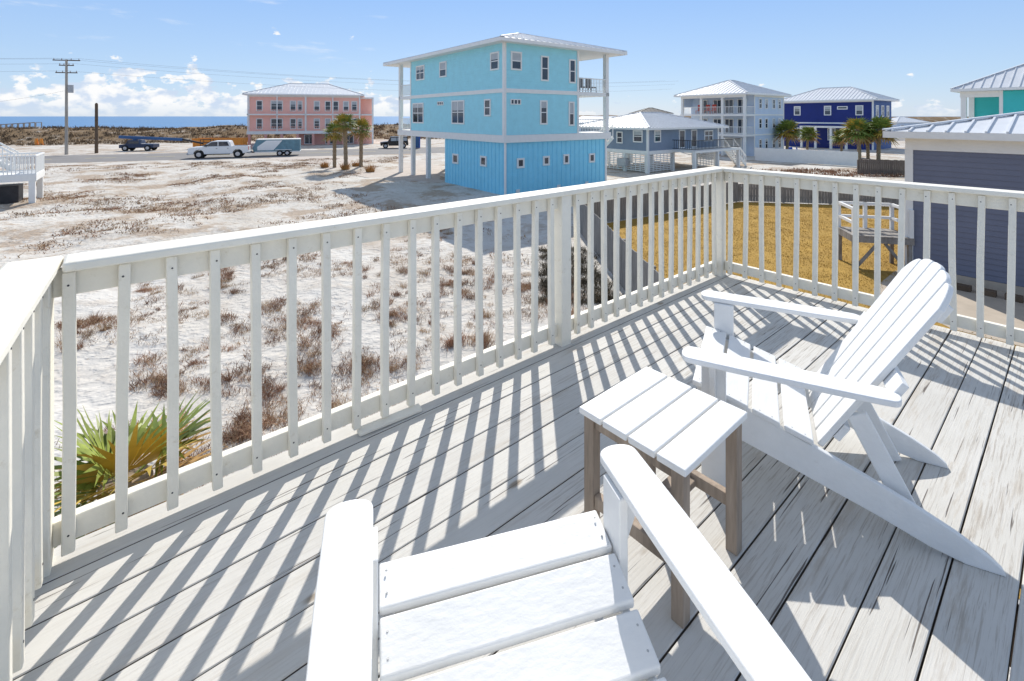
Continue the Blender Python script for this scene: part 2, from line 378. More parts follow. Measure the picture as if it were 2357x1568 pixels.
def deck_rail(label,p0,p1,posts,bal,cap0=0,cap1=0,r0=.05):
    d=(p1-p0); Lr=d.length; f=Fac(p0,d.normalized())
    if f.n.dot(Vector((1.2,1.2))-p0)<0: f.n=-f.n
    t=thing('deck_railing',label,'railing',(p0.x,p0.y,0),math.atan2(d.y,d.x))
    m=MB(); fbox(m,f,cap0,Lr+cap1,CAPZ-.034,CAPZ,-.085,.062); m.build('cap_rail',M['rail'],t,bevel=.008)
    m=MB(); fbox(m,f,r0,Lr-.05,CAPZ-.13,CAPZ-.036,-.042,-.002); m.build('top_rail',M['rail'],t,bevel=.004)
    m=MB(); fbox(m,f,r0,Lr-.05,.055,.14,-.042,-.002); m.build('bottom_rail',M['rail'],t,bevel=.004)
    for s in posts:
        m=MB(); fbox(m,f,s-.045,s+.045,-.10,CAPZ-.036,-.05,.042); m.build('post',M['rail'],t,bevel=.005)
    for s in bal:
        m=MB(); a=random.uniform(-.007,.007); w=.018
        P0=f.P(s-a,.035,.0); b2=f.P(s+a,CAPZ-.040,.0); mid=f.P(s+random.uniform(-.005,.005),.55,random.uniform(-.002,.004))
        dd=V(f.d.x,f.d.y,0);nn=V(f.n.x,f.n.y,0); ring=[]
        for c in(P0,mid,b2): ring.append([c-dd*w+nn*.001,c+dd*w+nn*.001,c+dd*w+nn*.034,c-dd*w+nn*.034])
        P=sum(ring,[]); fs=[(0,1,2,3),(11,10,9,8)]
        for l in(0,4):
            for i in range(4):
                j=(i+1)%4; fs.append((l+i,l+j,l+4+j,l+4+i))
        m.add(P,fs)
        bo=m.build('baluster',M['rail'],t,bevel=.004)
        for z in(.10,CAPZ-.085):
            sm=MB(); c=f.P(s,z,.0335); sm.tube(c,c+nn*.002,.004,.003,8); sm.build('screw',M['dark'],bo)
    return t,f
sp=2.51
bal=[.032+i*(sp-.157)/16 for i in range(17)]+[sp+.125+i*(4.708-sp-.26)/13 for i in range(14)]
deck_rail('long white painted railing of the deck facing the sand and the blue house',Pl,Pc,[sp],bal,.018,.083,-.01)
Wr=Vector((.654,-.757)).normalized()
deck_rail('white painted railing behind the right chair, facing the yellow lawn',Pc,Pc+Wr*4.2,[.0,2.9,4.1],[.115+i*.1435 for i in range(28) if abs(.115+i*.1435-2.9)>.075],.066,0)
Wl=Vector((.6,-.8)); Pm=Pl-U0*.052
deck_rail('white painted railing running along the left edge of the photo',Pm,Pm+Wl*2.7,[.0,1.4,2.65],[.12+i*.143 for i in range(18) if abs(.12+i*.143-1.4)>.075],-.085,0)
m=MB()
pA=gp(822,1000,.0);pB=gp(965,942,.0); n2=V(W0.x,W0.y,0)*.035
m.add([pA-n2*.2+V(0,0,.004),pA+n2+V(0,0,.004),pB+n2+V(0,0,.004),pB-n2*.2+V(0,0,.004),pA-n2*.2+V(0,0,.03),pA+n2+V(0,0,.018),pB+n2+V(0,0,.018),pB-n2*.2+V(0,0,.03)],[(0,1,2,3),(4,5,6,7),(0,1,5,4),(1,2,6,5),(2,3,7,6),(3,0,4,7)])
tag(m.build('loose_board',M['rail'],bevel=.003),'short loose white board lying on the deck against the long railing','board')
# ------------------------------------------------------------ adirondack chair
def arcpts(cx,cy,r,a0,a1,n,ky=1.): return [(cx+r*math.cos(math.radians(a0+(a1-a0)*i/n)),cy+ky*r*math.copysign(abs(math.sin(math.radians(a0+(a1-a0)*i/n)))**.8,math.sin(math.radians(a0+(a1-a0)*i/n)))) for i in range(n+1)]
def make_chair(label):
    t=thing('adirondack_chair',label,'chair',group=None); m_=M['chair']; X,Y,Z=V(1,0,0),V(0,1,0),V(0,0,1)
    prof=[(-.03,.40),(-.15,.365),(-.30,.318),(-.47,.26),(-.62,.205),(-.76,.15),(-.88,.095),(-.96,.05),(-1.0,.018),(-1.005,.0),(-.90,.0),(-.80,.022),(-.65,.075),(-.50,.12),(-.32,.175),(-.15,.225),(-.03,.26)]
    for sx in(-1,1):
        m=MB(); m.prism(prof,(sx*.278-.0125,0,0),Y,Z,X,.025); m.build('side_rail',m_,t,True,.004)
        m=MB(); m.box(min(sx*.304,sx*.330),max(sx*.304,sx*.330),-.145,-.05,0,.545); m.build('front_leg',m_,t,True,.004)
        m=MB(); m.bar((sx*.222,-.60,.40),(sx*.222,-.80,.0),.024,.07,up=(0,1,0)); m.build('rear_leg',m_,t,True,.004)
        h=.057; cf=sx*.372; cr_=sx*.372
        pts=arcpts(cf,-.022,h,0,180,16,.75)+[(cf-h-.0005,-.25),(cr_-.053,-.5),(cr_-.048,-.64)]+arcpts(cr_,-.672,.045,180,360,12,.8)+[(cr_+.048,-.64),(cr_+.053,-.5),(cf+h+.0005,-.25)]
        m=MB(); m.prism(pts,(0,0,.547),X,Y,Z,.023); m.build('armrest',m_,t,True,.005,seg=3)
        m=MB(); m.prism([(0,0),(sx*.07,0),(sx*.058,-.05),(0,-.2)],(sx*.3305,-.085,.5465),X,Z,Y,-.022); m.build('arm_bracket',m_,t,True,.003)
    y=-.012; k=0
    while y>-.43:
        y1=y-.1; zz=lambda q:.402+(q+.03)*.31+.002
        m=MB(); P=[]
        for q in(y,y1): P+=[(-.301,q,zz(q)),(.301,q,zz(q)),(.301,q,zz(q)+.021),(-.301,q,zz(q)+.021)]
        if k==0: P=[(a,b,c-.012) if b==y else (a,b,c) for a,b,c in P]
        m.add(P,[(0,1,2,3),(7,6,5,4),(0,4,5,1),(1,5,6,2),(2,6,7,3),(3,7,4,0)])
        sl=m.build('seat_slat',m_,t,True,.005,seg=3)
        for sx in(-.284,.284):
            for yy in(y-.028,y1+.028):
                s=MB(); s.tube((sx,yy,zz(yy)+.019),(sx,yy,zz(yy)+.0217),.003,.0028,8); s.build('screw',M['grey'],sl,True)
        y=y1-.014;k+=1
    m=MB(); m.box(-.264,.264,-.05,-.028,.27,.385); m.build('front_apron',m_,t,True,.003)
    p0=V(0,-.47,.25);p1=V(0,-.90,.963); ev=(p1-p0); Lb=ev.length; ev.normalize(); nv=X.cross(ev)
    top=lambda x: Lb-1.05*x*x-16*max(0,abs(x)-.18)**2*abs(x)*2
    for i in range(-2,3):
        cb=i*.097; ct=i*.103; hb=.044; ht=.048
        pts=[(cb-hb,0),(cb+hb,0)]; n=8
        for j in range(n+1):
            x=ct+ht-2*ht*j/n; q=(x-ct)/ht
            pts.append((x,top(x)-.009*q**4))
        m=MB(); m.prism(pts,p0,X,ev,nv,.022); m.build('back_slat',m_,t,True,.006,seg=3)
    off=-.014 if nv.y>0 else .036
    for h,w in((.10,.48),(.40,.70),(.70,.44)):
        m=MB(); m.obox(p0+ev*h+nv*off,X*w/2,ev*.035,nv*.012); m.build('back_brace',m_,t,True,.003)
    return t
cA=make_chair('white slatted adirondack chair at right, its rounded backrest in full view')
cA.location=(.903,2.325,0); cA.rotation_euler=(0,0,math.radians(62.6))
cB=copy_tree(cA); cB['label']='white slatted adirondack chair cut off at the bottom, only arms and seat seen'
cB.location=(-.051,1.306,0); cB.rotation_euler=(0,0,math.radians(16.0))
t=thing('side_table','small side table with white slatted top and weathered wooden legs between the chairs','table'); X,Y,Z=V(1,0,0),V(0,1,0),V(0,0,1)
for i in range(4):
    y0=-.209+i*.106; m=MB(); m.box(-.216,.216,y0,y0+.0985,.472,.495); m.build('top_slat',M['chair'],t,True,.004)
for sx in(-1,1):
    for sy in(-1,1):
        m=MB(); m.box(sx*.182-.021,sx*.182+.021,sy*.174-.021,sy*.174+.021,0,.469); m.build('leg',M['tleg'],t,True,.003)
    m=MB(); m.box(sx*.182-.014,sx*.182+.014,-.152,.152,.15,.195); m.build('stretcher',M['tleg'],t,True,.003)
    m=MB(); m.box(sx*.182-.011,sx*.182+.011,-.152,.152,.43,.468); m.build('apron',M['tleg'],t,True,.002)
m=MB(); m.box(-.167,.167,-.04,.04,.155,.18); m.build('stretcher',M['tleg'],t,True,.003)
t.location=(.542,1.722,0); t.rotation_euler=(0,0,math.radians(41))
# ------------------------------------------------------------ blue house
A1=Vector((-.6,.8)); B1=Vector((.8,.6))
def blue_house():
    o=(-.48,29.6); t=thing('beach_house','tall aqua blue three storey beach house with board and batten ground floor','house',(o[0],o[1],G),math.atan2(.6,.8))
    FL=Fac(o,A1);FR=Fac(o,B1); zb,zm,ze=.18,3.16,6.15
    m=MB(); block(m,o,A1,B1,.03,13.4,.03,6.3,zb,ze); lap(m,FL,.0,13.4,zb+.2,zm-.12,.17);lap(m,FL,.0,13.4,zm+.12,ze,.17);lap(m,FR,.0,6.35,zb+.2,zm-.12,.17);lap(m,FR,.0,6.35,zm+.12,ze,.17)
    m.build('wall',M['blue'],t)
    m=MB(); block(m,o,A1,B1,.15,7.8,.15,9.4,G,zb-.28)
    FLg=Fac((Vector(o)+B1*.15),A1);FRg=Fac((Vector(o)+A1*.15),B1)
    for f,Lh in((FLg,7.8),(FRg,9.4)):
        u=.35
        while u<Lh: fbox(m,f,u-.03,u+.03,G,zb-.3,-.01,.03); u+=.42
    m.build('lower_wall',M['blueb'],t)
    m=MB()
    block(m,o,A1,B1,-.08,16.0,-.08,9.7,zb-.28,zb+.19); m.build('floor_band',M['trim'],t)
    m=MB(); fbox(m,FL,-.06,13.5,zm-.13,zm+.13,-.02,.06); fbox(m,FR,.0,6.4,zm-.13,zm+.13,-.02,.06)
    block(m,o,A1,B1,.0,16,6.42,9.6,zm-.14,zm+.12); block(m,o,A1,B1,13.42,15.95,0,6.4,zm-.14,zm+.12); m.build('floor_band',M['trim'],t)
    for f,a,b,z0,z1 in((FL,-.07,.12,zb+.19,ze),(FR,.0,.12,zb+.19,ze),(FR,6.25,6.4,zb+.19,ze),(FL,13.3,13.45,zb+.19,ze),(FLg,-.03,.14,G,zb-.29),(FRg,9.25,9.42,G,zb-.29)):
        m=MB(); fbox(m,f,a,b,z0,z1,.0,.068); m.build('corner_board',M['trim'],t)
    org=Vector(o)
    def col(u,v,z0,z1,w=.3):
        m=MB(); block(m,o,A1,B1,u-w/2,u+w/2,v-w/2,v+w/2,z0,z1); m.build('column',M['trim'],t)
    for u,v in((15.8,.15),(15.8,4.8),(15.8,9.3)): col(u,v,G,ze)
    for u,v in((13.4,.2),(10.6,.2),(10.6,4.8),(13.4,4.8),(10.6,9.3),(13.4,9.3)): col(u,v,G,zb-.28)
    for u in(.15,5.2,10.4): col(u,9.4,zb+.19,ze)
    for zf in(zb+.19,zm+.12):
        railing(t,'trim',Fac(org+A1*.1,B1),6.5,9.25,zf,1.0,0,.16,.03); railing(t,'trim',Fac(org+B1*.12,A1),13.6,15.65,zf,1.0,0,.16,.03)
    hip_roof(t,o,A1,B1,-.75,17.6,-.75,10.7,ze+.17,1.55,.5,.22)
    for b in((959,151,978,185,2),(1013,142,1029,178,1),(1130,120,1150,162,1),(951,237,976,284,2),(1041,231,1070,286,2),(1116,228,1131,268,1)):
        winpx(FL,t,*b[:4],cols=b[4])
    for b in((1175,119,1200,162),(1244,129,1262,187),(1309,137,1324,192),(1242,231,1259,287),(1308,234,1321,290)): winpx(FR,t,*b)
    for b in((1043,354,1056,377),(1107,359,1121,383)): winpx(FLg,t,*b,rows=1,w=.12)
    for b in((1189,364,1206,387),(1249,359,1264,381),(1296,355,1309,378),(1355,353,1368,374)): winpx(FRg,t,*b,rows=1,w=.12)
    for f,b in((FL,(1008,234,1022,243)),(FR,(1174,228,1198,241))):
        window(f,t,*sorted([f.px(b[0],238)[0],f.px(b[2],238)[0]]),*sorted([f.px(b[0],b[1])[1],f.px(b[0],b[3])[1]]),rows=1,cols=3,w=.06)
    for u in(1.0,4.5,7.2):
        m=MB(); fbox(m,FRg,u,u+.3,G+.1,G+.3,.032,.06); m.build('foundation_vent',M['trim'],t)
    for k in range(3):
        m=MB(); u=6.9+k*.85; c=org+B1*u+A1*.9; cc=V(c.x,c.y,zm+.12); d=V(B1.x,B1.y,0); n=V(A1.x,A1.y,0)
        m.obox(cc+V(0,0,.4),d*.3,n*.3,V(0,0,.04)); m.obox(cc+V(0,0,.75)+n*.28,d*.3,n*.03,V(0,0,.38))
        for a in(-1,1):
            for b in(-1,1): m.bar(cc+d*.27*a+n*.27*b,cc+d*.27*a+n*.27*b+V(0,0,.4),.05,.05)
        tag(m.build('porch_chair',M['dark']),'dark chair on the top right porch of the aqua blue house','chair','dark chairs on the blue house porch')
    m=MB()
    for k in range(12):
        c=org+B1*(10.0)+A1*(.6+k*.28); m.obox((c.x,c.y,zb-.3-k*.27),V(B1.x,B1.y,0)*.45,V(A1.x,A1.y,0)*.15,V(0,0,.02))
    c0=org+B1*9.55+A1*.4;c1=org+B1*9.55+A1*4.0
    for off in(0,.9):
        q=V(B1.x,B1.y,0)*off; m.bar(V(c0.x,c0.y,zb-.2)+q,V(c1.x,c1.y,G+.1)+q,.05,.28); m.bar(V(c0.x,c0.y,zb+.7)+q,V(c1.x,c1.y,G+1.)+q,.06,.08)
        for k in range(7):
            w=c0.lerp(c1,k/6); m.bar(V(w.x,w.y,zb-.25-k/6*3.2)+q,V(w.x,w.y,zb+.7-k/6*3.2)+q,.05,.05)
    m.build('outside_stair',M['trim'],t)
blue_house()
def pale_house():
    o=(28.2,57.9); t=thing('porch_house','pale blue house with stacked white porches, left of the navy house','house',(*o,G),math.atan2(.6,.8)); og=Vector(o)
    FLw=Fac(og+B1*2.3,A1);FR=Fac(o,B1);FL=Fac(o,A1); z1,z2,ze=-.75,1.75,4.2; LU,LV=8.7,10.2
    m=MB(); block(m,o,A1,B1,.02,LU,2.33,LV,G,ze); lap(m,FR,2.3,LV,G,ze,.22); block(m,o,A1,B1,LU-.2,LU,0.1,2.34,z2+1,ze); m.build('wall',M['pale'],t)
    for z in(z1,z2):
        m=MB(); block(m,o,A1,B1,-.1,LU+.1,-.1,2.3,z-.16,z+.08); fbox(m,FR,2.25,LV,z-.1,z+.08,0.0,.06); m.build('floor_band',M['trim'],t)
    m=MB(); fbox(m,FR,2.3,LV,ze-.2,ze,0,.055); m.build('frieze',M['trim'],t)
    m=MB(); block(m,o,A1,B1,-.1,LU,-.1,.15,ze-.3,ze); m.build('frieze',M['trim'],t)
    for a,b in((LV-.15,LV+.05),(2.25,2.42)):
        m=MB(); fbox(m,FR,a,b,G,ze,0,.07); m.build('corner_board',M['trim'],t)
    for u in(.1,2.9,5.8,8.6):
        m=MB(); block(m,o,A1,B1,u-.14,u+.14,0,.28,G,ze-.3); m.build('column',M['trim'],t)
    for z in(z1+.08,z2+.08):
        railing(t,'trim',FL,.2,8.5,z,.95,-.12,.2,.03); railing(t,'trim',Fac(og+A1*.02,B1),.2,2.3,z,.95,-.02,.2,.03)
    for z in(z1,z2):
        for u in(.9,2.6,4.2,6.2): window(FLw,t,u,u+1.2,z+.1,z+2.0,cols=2,rows=1)
    for u in(1.5,5.): 
        m=MB(); fbox(m,FLw,u,u+2.6,G,G+2.2,0,.05); m.build('garage_door',M['trim'],t)
    for z in(z1+.75,z2+.75,G+.8):
        for u in(3.4,5.0,7.0,8.6): window(FR,t,u,u+.75,z,z+1.3)
    hip_roof(t,o,A1,B1,-.7,LU+.7,-.7,LV+.7,ze+.18,2.0,.5,.2)
    for k,(u,v) in enumerate(((4.6,.9),(5.6,1.1),(6.6,.8))):
        c=og+A1*u+B1*v; m=MB(); d,n=V(A1.x,A1.y,0),V(B1.x,B1.y,0); q=V(c.x,c.y,z2+.08)
        m.obox(q+V(0,0,.45),d*.28,n*.28,V(0,0,.04)); m.obox(q+V(0,0,.85)+n*.26,d*.28,n*.03,V(0,0,.4))
        for a in(-1,1):
            for b in(-1,1): m.bar(q+d*.25*a+n*.25*b,q+d*.25*a+n*.25*b+V(0,0,.45),.05,.05)
        tag(m.build('porch_chair',M['redchair']),'red chair on the top porch of the pale blue house','chair','red chairs on the top porch')
pale_house()
def navy_house():
    o=(52.9,70.); t=thing('navy_house','navy blue house with pale metal hip roof behind palm trees','house',(*o,G),math.atan2(.6,.8)); og=Vector(o)
    FL=Fac(o,A1);FR=Fac(o,B1); ze=3.9; LU,LV=12.6,8.2
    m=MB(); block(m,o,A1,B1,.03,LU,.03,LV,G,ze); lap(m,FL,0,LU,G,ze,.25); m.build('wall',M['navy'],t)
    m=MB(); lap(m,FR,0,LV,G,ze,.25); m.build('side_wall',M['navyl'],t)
    m=MB(); fbox(m,FL,-.05,LU,.4,.6,0,.07); fbox(m,FR,0,LV,.4,.6,0,.07); m.build('floor_band',M['trim'],t)
    for a,b in((-.08,.14),(LU-.1,LU+.06)):
        m=MB(); fbox(m,FL,a,b,G,ze,0,.08); m.build('corner_board',M['trim'],t)
    m=MB(); fbox(m,FL,0,LU,ze-.2,ze,0,.06); m.build('frieze',M['trim'],t)
    for u in(1.2,5.4,9.8): window(FL,t,u,u+1.0,1.7,3.2,w=.13)
    window(FL,t,3.2,4.6,2.6,3.1,rows=1,w=.13)
    for u in(1.2,4.8,9.8): window(FL,t,u,u+1.1,-2.2,-.3,w=.13)
    for u in(1.,3.4,5.8): window(FR,t,u,u+1.2,1.5,3.2,w=.13); 
    m=MB(); block(m,o,A1,B1,2.5,9,-2.4,-.1,-.2,0.05); m.build('porch_roof',M['trim'],t)
    for u in(2.7,4.7,6.8,8.8):
        m=MB(); block(m,o,A1,B1,u-.14,u+.14,-2.3,-2.0,G,-.2); m.build('column',M['trim'],t)
    hip_roof(t,o,A1,B1,-.8,LU+.8,-.8,LV+.8,ze+.2,2.1,.5,.22)
navy_house()
def grey_house():
    o=(11.7,41.2); t=thing('stilt_cottage','low slate grey cottage on white lattice stilts, beside the blue house','house',(*o,G),math.atan2(.6,.8)); og=Vector(o)
    FL=Fac(o,A1);FR=Fac(o,B1); zb,ze=-1.45,.42; LU,LV=8.0,11.2
    m=MB(); block(m,o,A1,B1,.03,LU,.03,LV,zb,ze); lap(m,FL,0,LU,zb,ze,.18); lap(m,FR,0,LV,zb,ze,.18); m.build('wall',M['slate'],t)
    m=MB(); block(m,o,A1,B1,-.05,LU,-.05,LV,zb-.3,zb); m.build('floor_band',M['trim'],t)
    for f,a,b in((FL,-.05,.1),(FR,0,.12),(FR,LV-.12,LV+.03)):
        m=MB(); fbox(m,f,a,b,zb,ze,0,.06); m.build('corner_board',M['trim'],t)
    for u in(.15,2.6,5.2,7.8):
        for v in(.15,3.8,7.4,11.0):
            m=MB(); block(m,o,A1,B1,u-.13,u+.13,v-.13,v+.13,G,zb-.3); m.build('stilt',M['trim'],t)
    for f,a,b in((FL,.3,7.8),(FR,.3,3.6),(FR,7.6,11.)):
        m=MB(); z=G+.15
        while z<zb-.35: fbox(m,f,a,b,z,z+.07,-.08,-.05); z+=.16
        u=a
        while u<b: fbox(m,f,u,u+.05,G+.1,zb-.32,-.055,-.02); u+=.5
        m.build('lattice',M['trim'],t)
    winpx(FL,t,1458,300,1480,328); winpx(FL,t,1420,303,1434,330)
    winpx(FR,t,1505,300,1520,328); winpx(FR,t,1620,300,1640,325,cols=2)
    for x in(1562,1590):
        u0=FR.px(x,320)[0]; window(FR,t,u0,u0+.95,zb+.05,zb+1.75,rows=1)
    m=MB(); block(m,o,A1,B1,-2.4,-.06,3.4,11.0,zb-.2,zb-.02); m.build('porch_deck',M['trim'],t)
    railing(t,'dark',Fac(og-A1*2.35,B1),3.4,11.,zb,.9,0,.22,.03); railing(t,'dark',Fac(og+B1*3.45,A1),-2.35,-.1,zb,.9,0,.22,.03)
    for v in(3.5,7.2,10.9):
        m=MB(); block(m,o,A1,B1,-2.35,-2.1,v-.12,v+.12,G,zb-.2); m.build('stilt',M['trim'],t)
    m=MB()
    for k in range(8):
        c=og-A1*1.2+B1*(11.2+k*.28); m.obox((c.x,c.y,zb-.1-k*.23),V(A1.x,A1.y,0)*.5,V(B1.x,B1.y,0)*.15,V(0,0,.03))
    for off in(-.7,-1.7):
        c0=og+A1*off+B1*11.;c1=og+A1*off+B1*13.4
        m.bar(V(*c0,zb-.1),V(*c1,G+.05),.06,.3); m.bar(V(*c0,zb+.85),V(*c1,G+1.),.07,.09)
        for k in range(9):
            q=c0.lerp(c1,k/8); z=zb-.1+(G+.05-zb+.1)*k/8; m.bar(V(*q,z),V(*q,z+.95),.04,.04)
    m.build('outside_stair',M['trim'],t)
    m=MB(); fbox(m,FL,2.0,3.0,G+.5,G+1.2,.1,.5); m.build('air_conditioner',M['grey'],t)
    hip_roof(t,o,A1,B1,-.7,LU+.7,-.7,LV+.7,ze+.15,1.35,.45,.18)
grey_house()
def pink_house():
    p1=Vector((-24.9,86.)); d=Vector((.957,.29)).normalized(); Lh=17.9; p0=p1-d*20.2; f=Fac(p0,d); back=-f.n
    t=thing('pink_house','long salmon pink beach house with two rows of windows and white bands','house',(*p0,G),math.atan2(d.y,d.x))
    zb,zm,ze=-1.1,1.85,5.15
    m=MB(); block(m,p0,d,back,0,Lh,.03,11,zb,ze); lap(m,f,0,Lh,zb,ze,.28,.02); m.build('wall',M['pink'],t)
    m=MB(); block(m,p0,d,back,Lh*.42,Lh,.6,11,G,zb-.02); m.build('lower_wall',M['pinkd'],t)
    m=MB(); fbox(m,f,-.05,Lh,zb-.35,zb+.15,-.02,.9); m.build('floor_band',M['trim'],t)
    m=MB(); fbox(m,f,-.05,Lh,zm-.12,zm+.12,0,.9); m.build('floor_band',M['trim'],t)
    for a,b in((-.05,.2),(Lh-.2,Lh+.05),(Lh*.5-.12,Lh*.5+.12)):
        m=MB(); fbox(m,f,a,b,zb,ze,0,.08); m.build('corner_board',M['trim'],t)
    m=MB(); fbox(m,f,0,Lh,ze-.3,ze,0,.06); m.build('frieze',M['trim'],t)
    railing(t,'pink',f,.1,Lh-.1,zb+.15,.75,.85,.3,.04,'balcony_rail'); railing(t,'pink',f,.1,Lh-.1,zm+.12,.7,.85,.3,.04,'balcony_rail')
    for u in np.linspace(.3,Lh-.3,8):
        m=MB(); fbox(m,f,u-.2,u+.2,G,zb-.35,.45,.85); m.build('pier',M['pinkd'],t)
    for u in np.linspace(.12,Lh-.12,5):
        m=MB(); fbox(m,f,u-.08,u+.08,zb+.15,ze-.05,.78,.9); m.build('porch_post',M['trim'],t)
    for z in(zb+.45,zm+.55):
        for u,w in((1.2,1.0),(3.4,1.9),(6.4,1.),(7.6,.8),(10.2,1.),(12.0,1.),(13.3,1.),(15.0,1.),(16.4,1.0)):
            window(f,t,u,u+w,z,z+1.85,cols=2 if w>1 else 1,w=.13)
    f2=Fac(p0+back*.6,d)
    for u in(8.6,12.,15.2): window(f2,t,u,u+1.6,G+.1,G+1.8,cols=2,rows=1,w=.12)
    hip_roof(t,p0,d,back,-.7,Lh+.7,-.9,11.9,ze+.2,2.2,.6,.22)
    m=MB(); block(m,p0,d,back,Lh+.02,Lh+2.2,1.5,9,G,ze-.3); m.build('stair_tower',M['pink'],t)
    for z in(zb,zm,ze-.3):
        m=MB(); block(m,p0,d,back,Lh+.07,Lh+2.3,.2,1.6,z-.15,z+.1); m.build('stair_landing',M['trim'],t)
    m=MB(); block(m,p0,d,back,Lh+2.0,Lh+2.29,.21,.5,G,ze-.4); m.build('column',M['trim'],t)
pink_house()
def teal_house():
    o=(40.,30.); og=Vector(o); t=thing('teal_house','teal house with white corner porch, cut by the right edge of the photo','house',(*o,G),math.atan2(.6,.8)); FL=Fac(o,A1)
    ze=3.45; zb=-.1
    m=MB(); block(m,o,A1,B1,.0,6.6,.03,9,G,ze); lap(m,FL,0,6.6,G,ze,.2); block(m,o,A1,B1,6.58,8.6,3,9,G,ze); m.build('wall',M['teal'],t)
    m=MB(); block(m,o,A1,B1,6.62,8.8,0,3,zb-.2,zb+.1); m.build('porch_floor',M['trim'],t)
    m=MB(); fbox(m,FL,6.45,6.65,G,ze,0,.06); m.build('corner_board',M['trim'],t)
    m=MB(); block(m,o,A1,B1,6.6,8.8,0,.25,ze-.45,ze); m.build('porch_beam',M['trim'],t)
    railing(t,'trim',FL,6.7,8.6,zb+.1,1.0,-.12,.16,.03)
    for u,v in((8.6,.15),(8.6,2.9)):
        m=MB(); block(m,o,A1,B1,u-.16,u+.16,v-.14,v+.16,G,ze); m.build('column',M['trim'],t)
    window(FL,t,3.0,4.0,.9,2.6)
    hip_roof(t,o,A1,B1,-.7,9.2,-.7,9.8,ze+.2,2.6,.5,.2)
teal_house()
def garage():
    p0=GP; d=GD; f=Fac(p0,d,n=tuple(GN)); back=-f.n
    t=thing('neighbour_house','slate blue lap sided building with white eaves, close by on the right','house',(*p0,G),math.atan2(d.y,d.x))
    ze=.92; zf=.50
    m=MB(); block(m,p0,d,back,.03,14,.03,9,G,ze); lap(m,f,0,14,G+.25,zf,.16,.022)
    fs=Fac(p0,back,n=tuple(-d)); lap(m,fs,0,9,G+.25,zf,.16,.022); m.build('wall',M['slate2'],t)
    for ff,a,b,z0,z1,k in((f,-.05,14,zf,ze,'frieze'),(fs,0,9,zf,ze,'frieze'),(f,-.06,.14,G+.1,zf,'corner_board'),(fs,-.04,.14,G+.1,zf,'corner_board')):
        m=MB(); fbox(m,ff,a,b,z0,z1,0,.055); m.build(k,M['trim'],t)
    m=MB(); fbox(m,f,-.04,14,G-.1,G+.24,0,.04); m.build('foundation',M['conc'],t)
    hip_roof(t,p0,d,back,-.5,14.5,-.5,9.5,ze+.16,.95,.42,.2)
    for k in range(9):
        u=1.2+k*.5; m=MB(); fbox(m,f,u,u+.34,G+.012,G+.16,.6,.85)
        tag(m.build('edging_block',M['pole2'],bevel=.01),'dark edging block in the row on the patio beside the slate building','block','edging blocks along the slate building')
garage()
def far_house(px,py,w,col,label,Y=150):
    c=at(px,py,Y); t=thing('far_house',label,'house',(c.x,c.y,G)); m=MB(); m.box(c.x-w/2,c.x+w/2,c.y,c.y+8,G,c.z); m.build('wall',M[col],t)
    f=Fac((c.x-w/2,c.y),(1,0))
    for k in range(int(w//3)): window(f,t,1+k*3,2.2+k*3,c.z-2.2,c.z-.6,w=.12)
    hip_roof(t,(c.x,c.y),(1,0),(0,1),-w/2-.5,w/2+.5,-.5,8.5,c.z+.2,1.6,1.,.2,mroof='dark' if col=='slate' else 'roof'); return t
far_house(1507,263,9,'slate','distant house with dark roof showing above the grey cottage roof',130)
far_house(2100,283,9,'pale','small distant pale house showing above the wooden fence near the garage roof',140)
far_house(1385,284,16,'pale','low distant pale house seen through the right porch of the blue house',120)
# ------------------------------------------------------------ fences
def fence(pts,label,h,m_,pick=.15,g=.012,post=2.4,z0=G,name='fence'):
    p0=pts[0]; t=thing(name,label,'fence',(p0[0],p0[1],z0))
    for a,b in zip(pts[:-1],pts[1:]):
        pan=MB(); a=Vector(a[:2]);b=Vector(b[:2]); L=(b-a).length; f=Fac(a,(b-a)/L); u=0
        while u<L:
            hh=h+random.uniform(-.02,.02); fbox(pan,f,u,min(u+pick-g,L),z0+.03,z0+hh,-.002,.02); u+=pick
        fbox(pan,f,0,L,z0+.3,z0+.38,-.05,.0); fbox(pan,f,0,L,z0+h-.3,z0+h-.22,-.05,.0)
        u=0
        while u<=L:
            q=MB(); fbox(q,f,u-.05,u+.05,z0-.1,z0+h-.05,-.15,-.053); q.build('post',M[m_],t); u+=post
        pan.build('picket_panel',M[m_],t)
    return t
fence([(2.85,21.2),(3.3,11.5),(3.55,6.2)],'weathered grey picket fence along the sand side of the yellow lawn',1.4,'fence')
fence([(2.9,21.3),(13.1,27.7)],'weathered grey picket fence across the far side of the yellow lawn, nearer the blue house',1.2,'fence')
fence([(13.2,27.8),(22.5,26.0)],'grey picket fence at the far right side of the lawn, behind the wooden landing',1.05,'fence')
fence([gp(1738,370),gp(1975,384)],'solid white vinyl fence in front of the navy house',1.45,'trim',.3,.004)
fence([gp(1976,402),gp(2086,405)],'dark brown wooden fence between the white fence and the near slate building',1.3,'fenced')
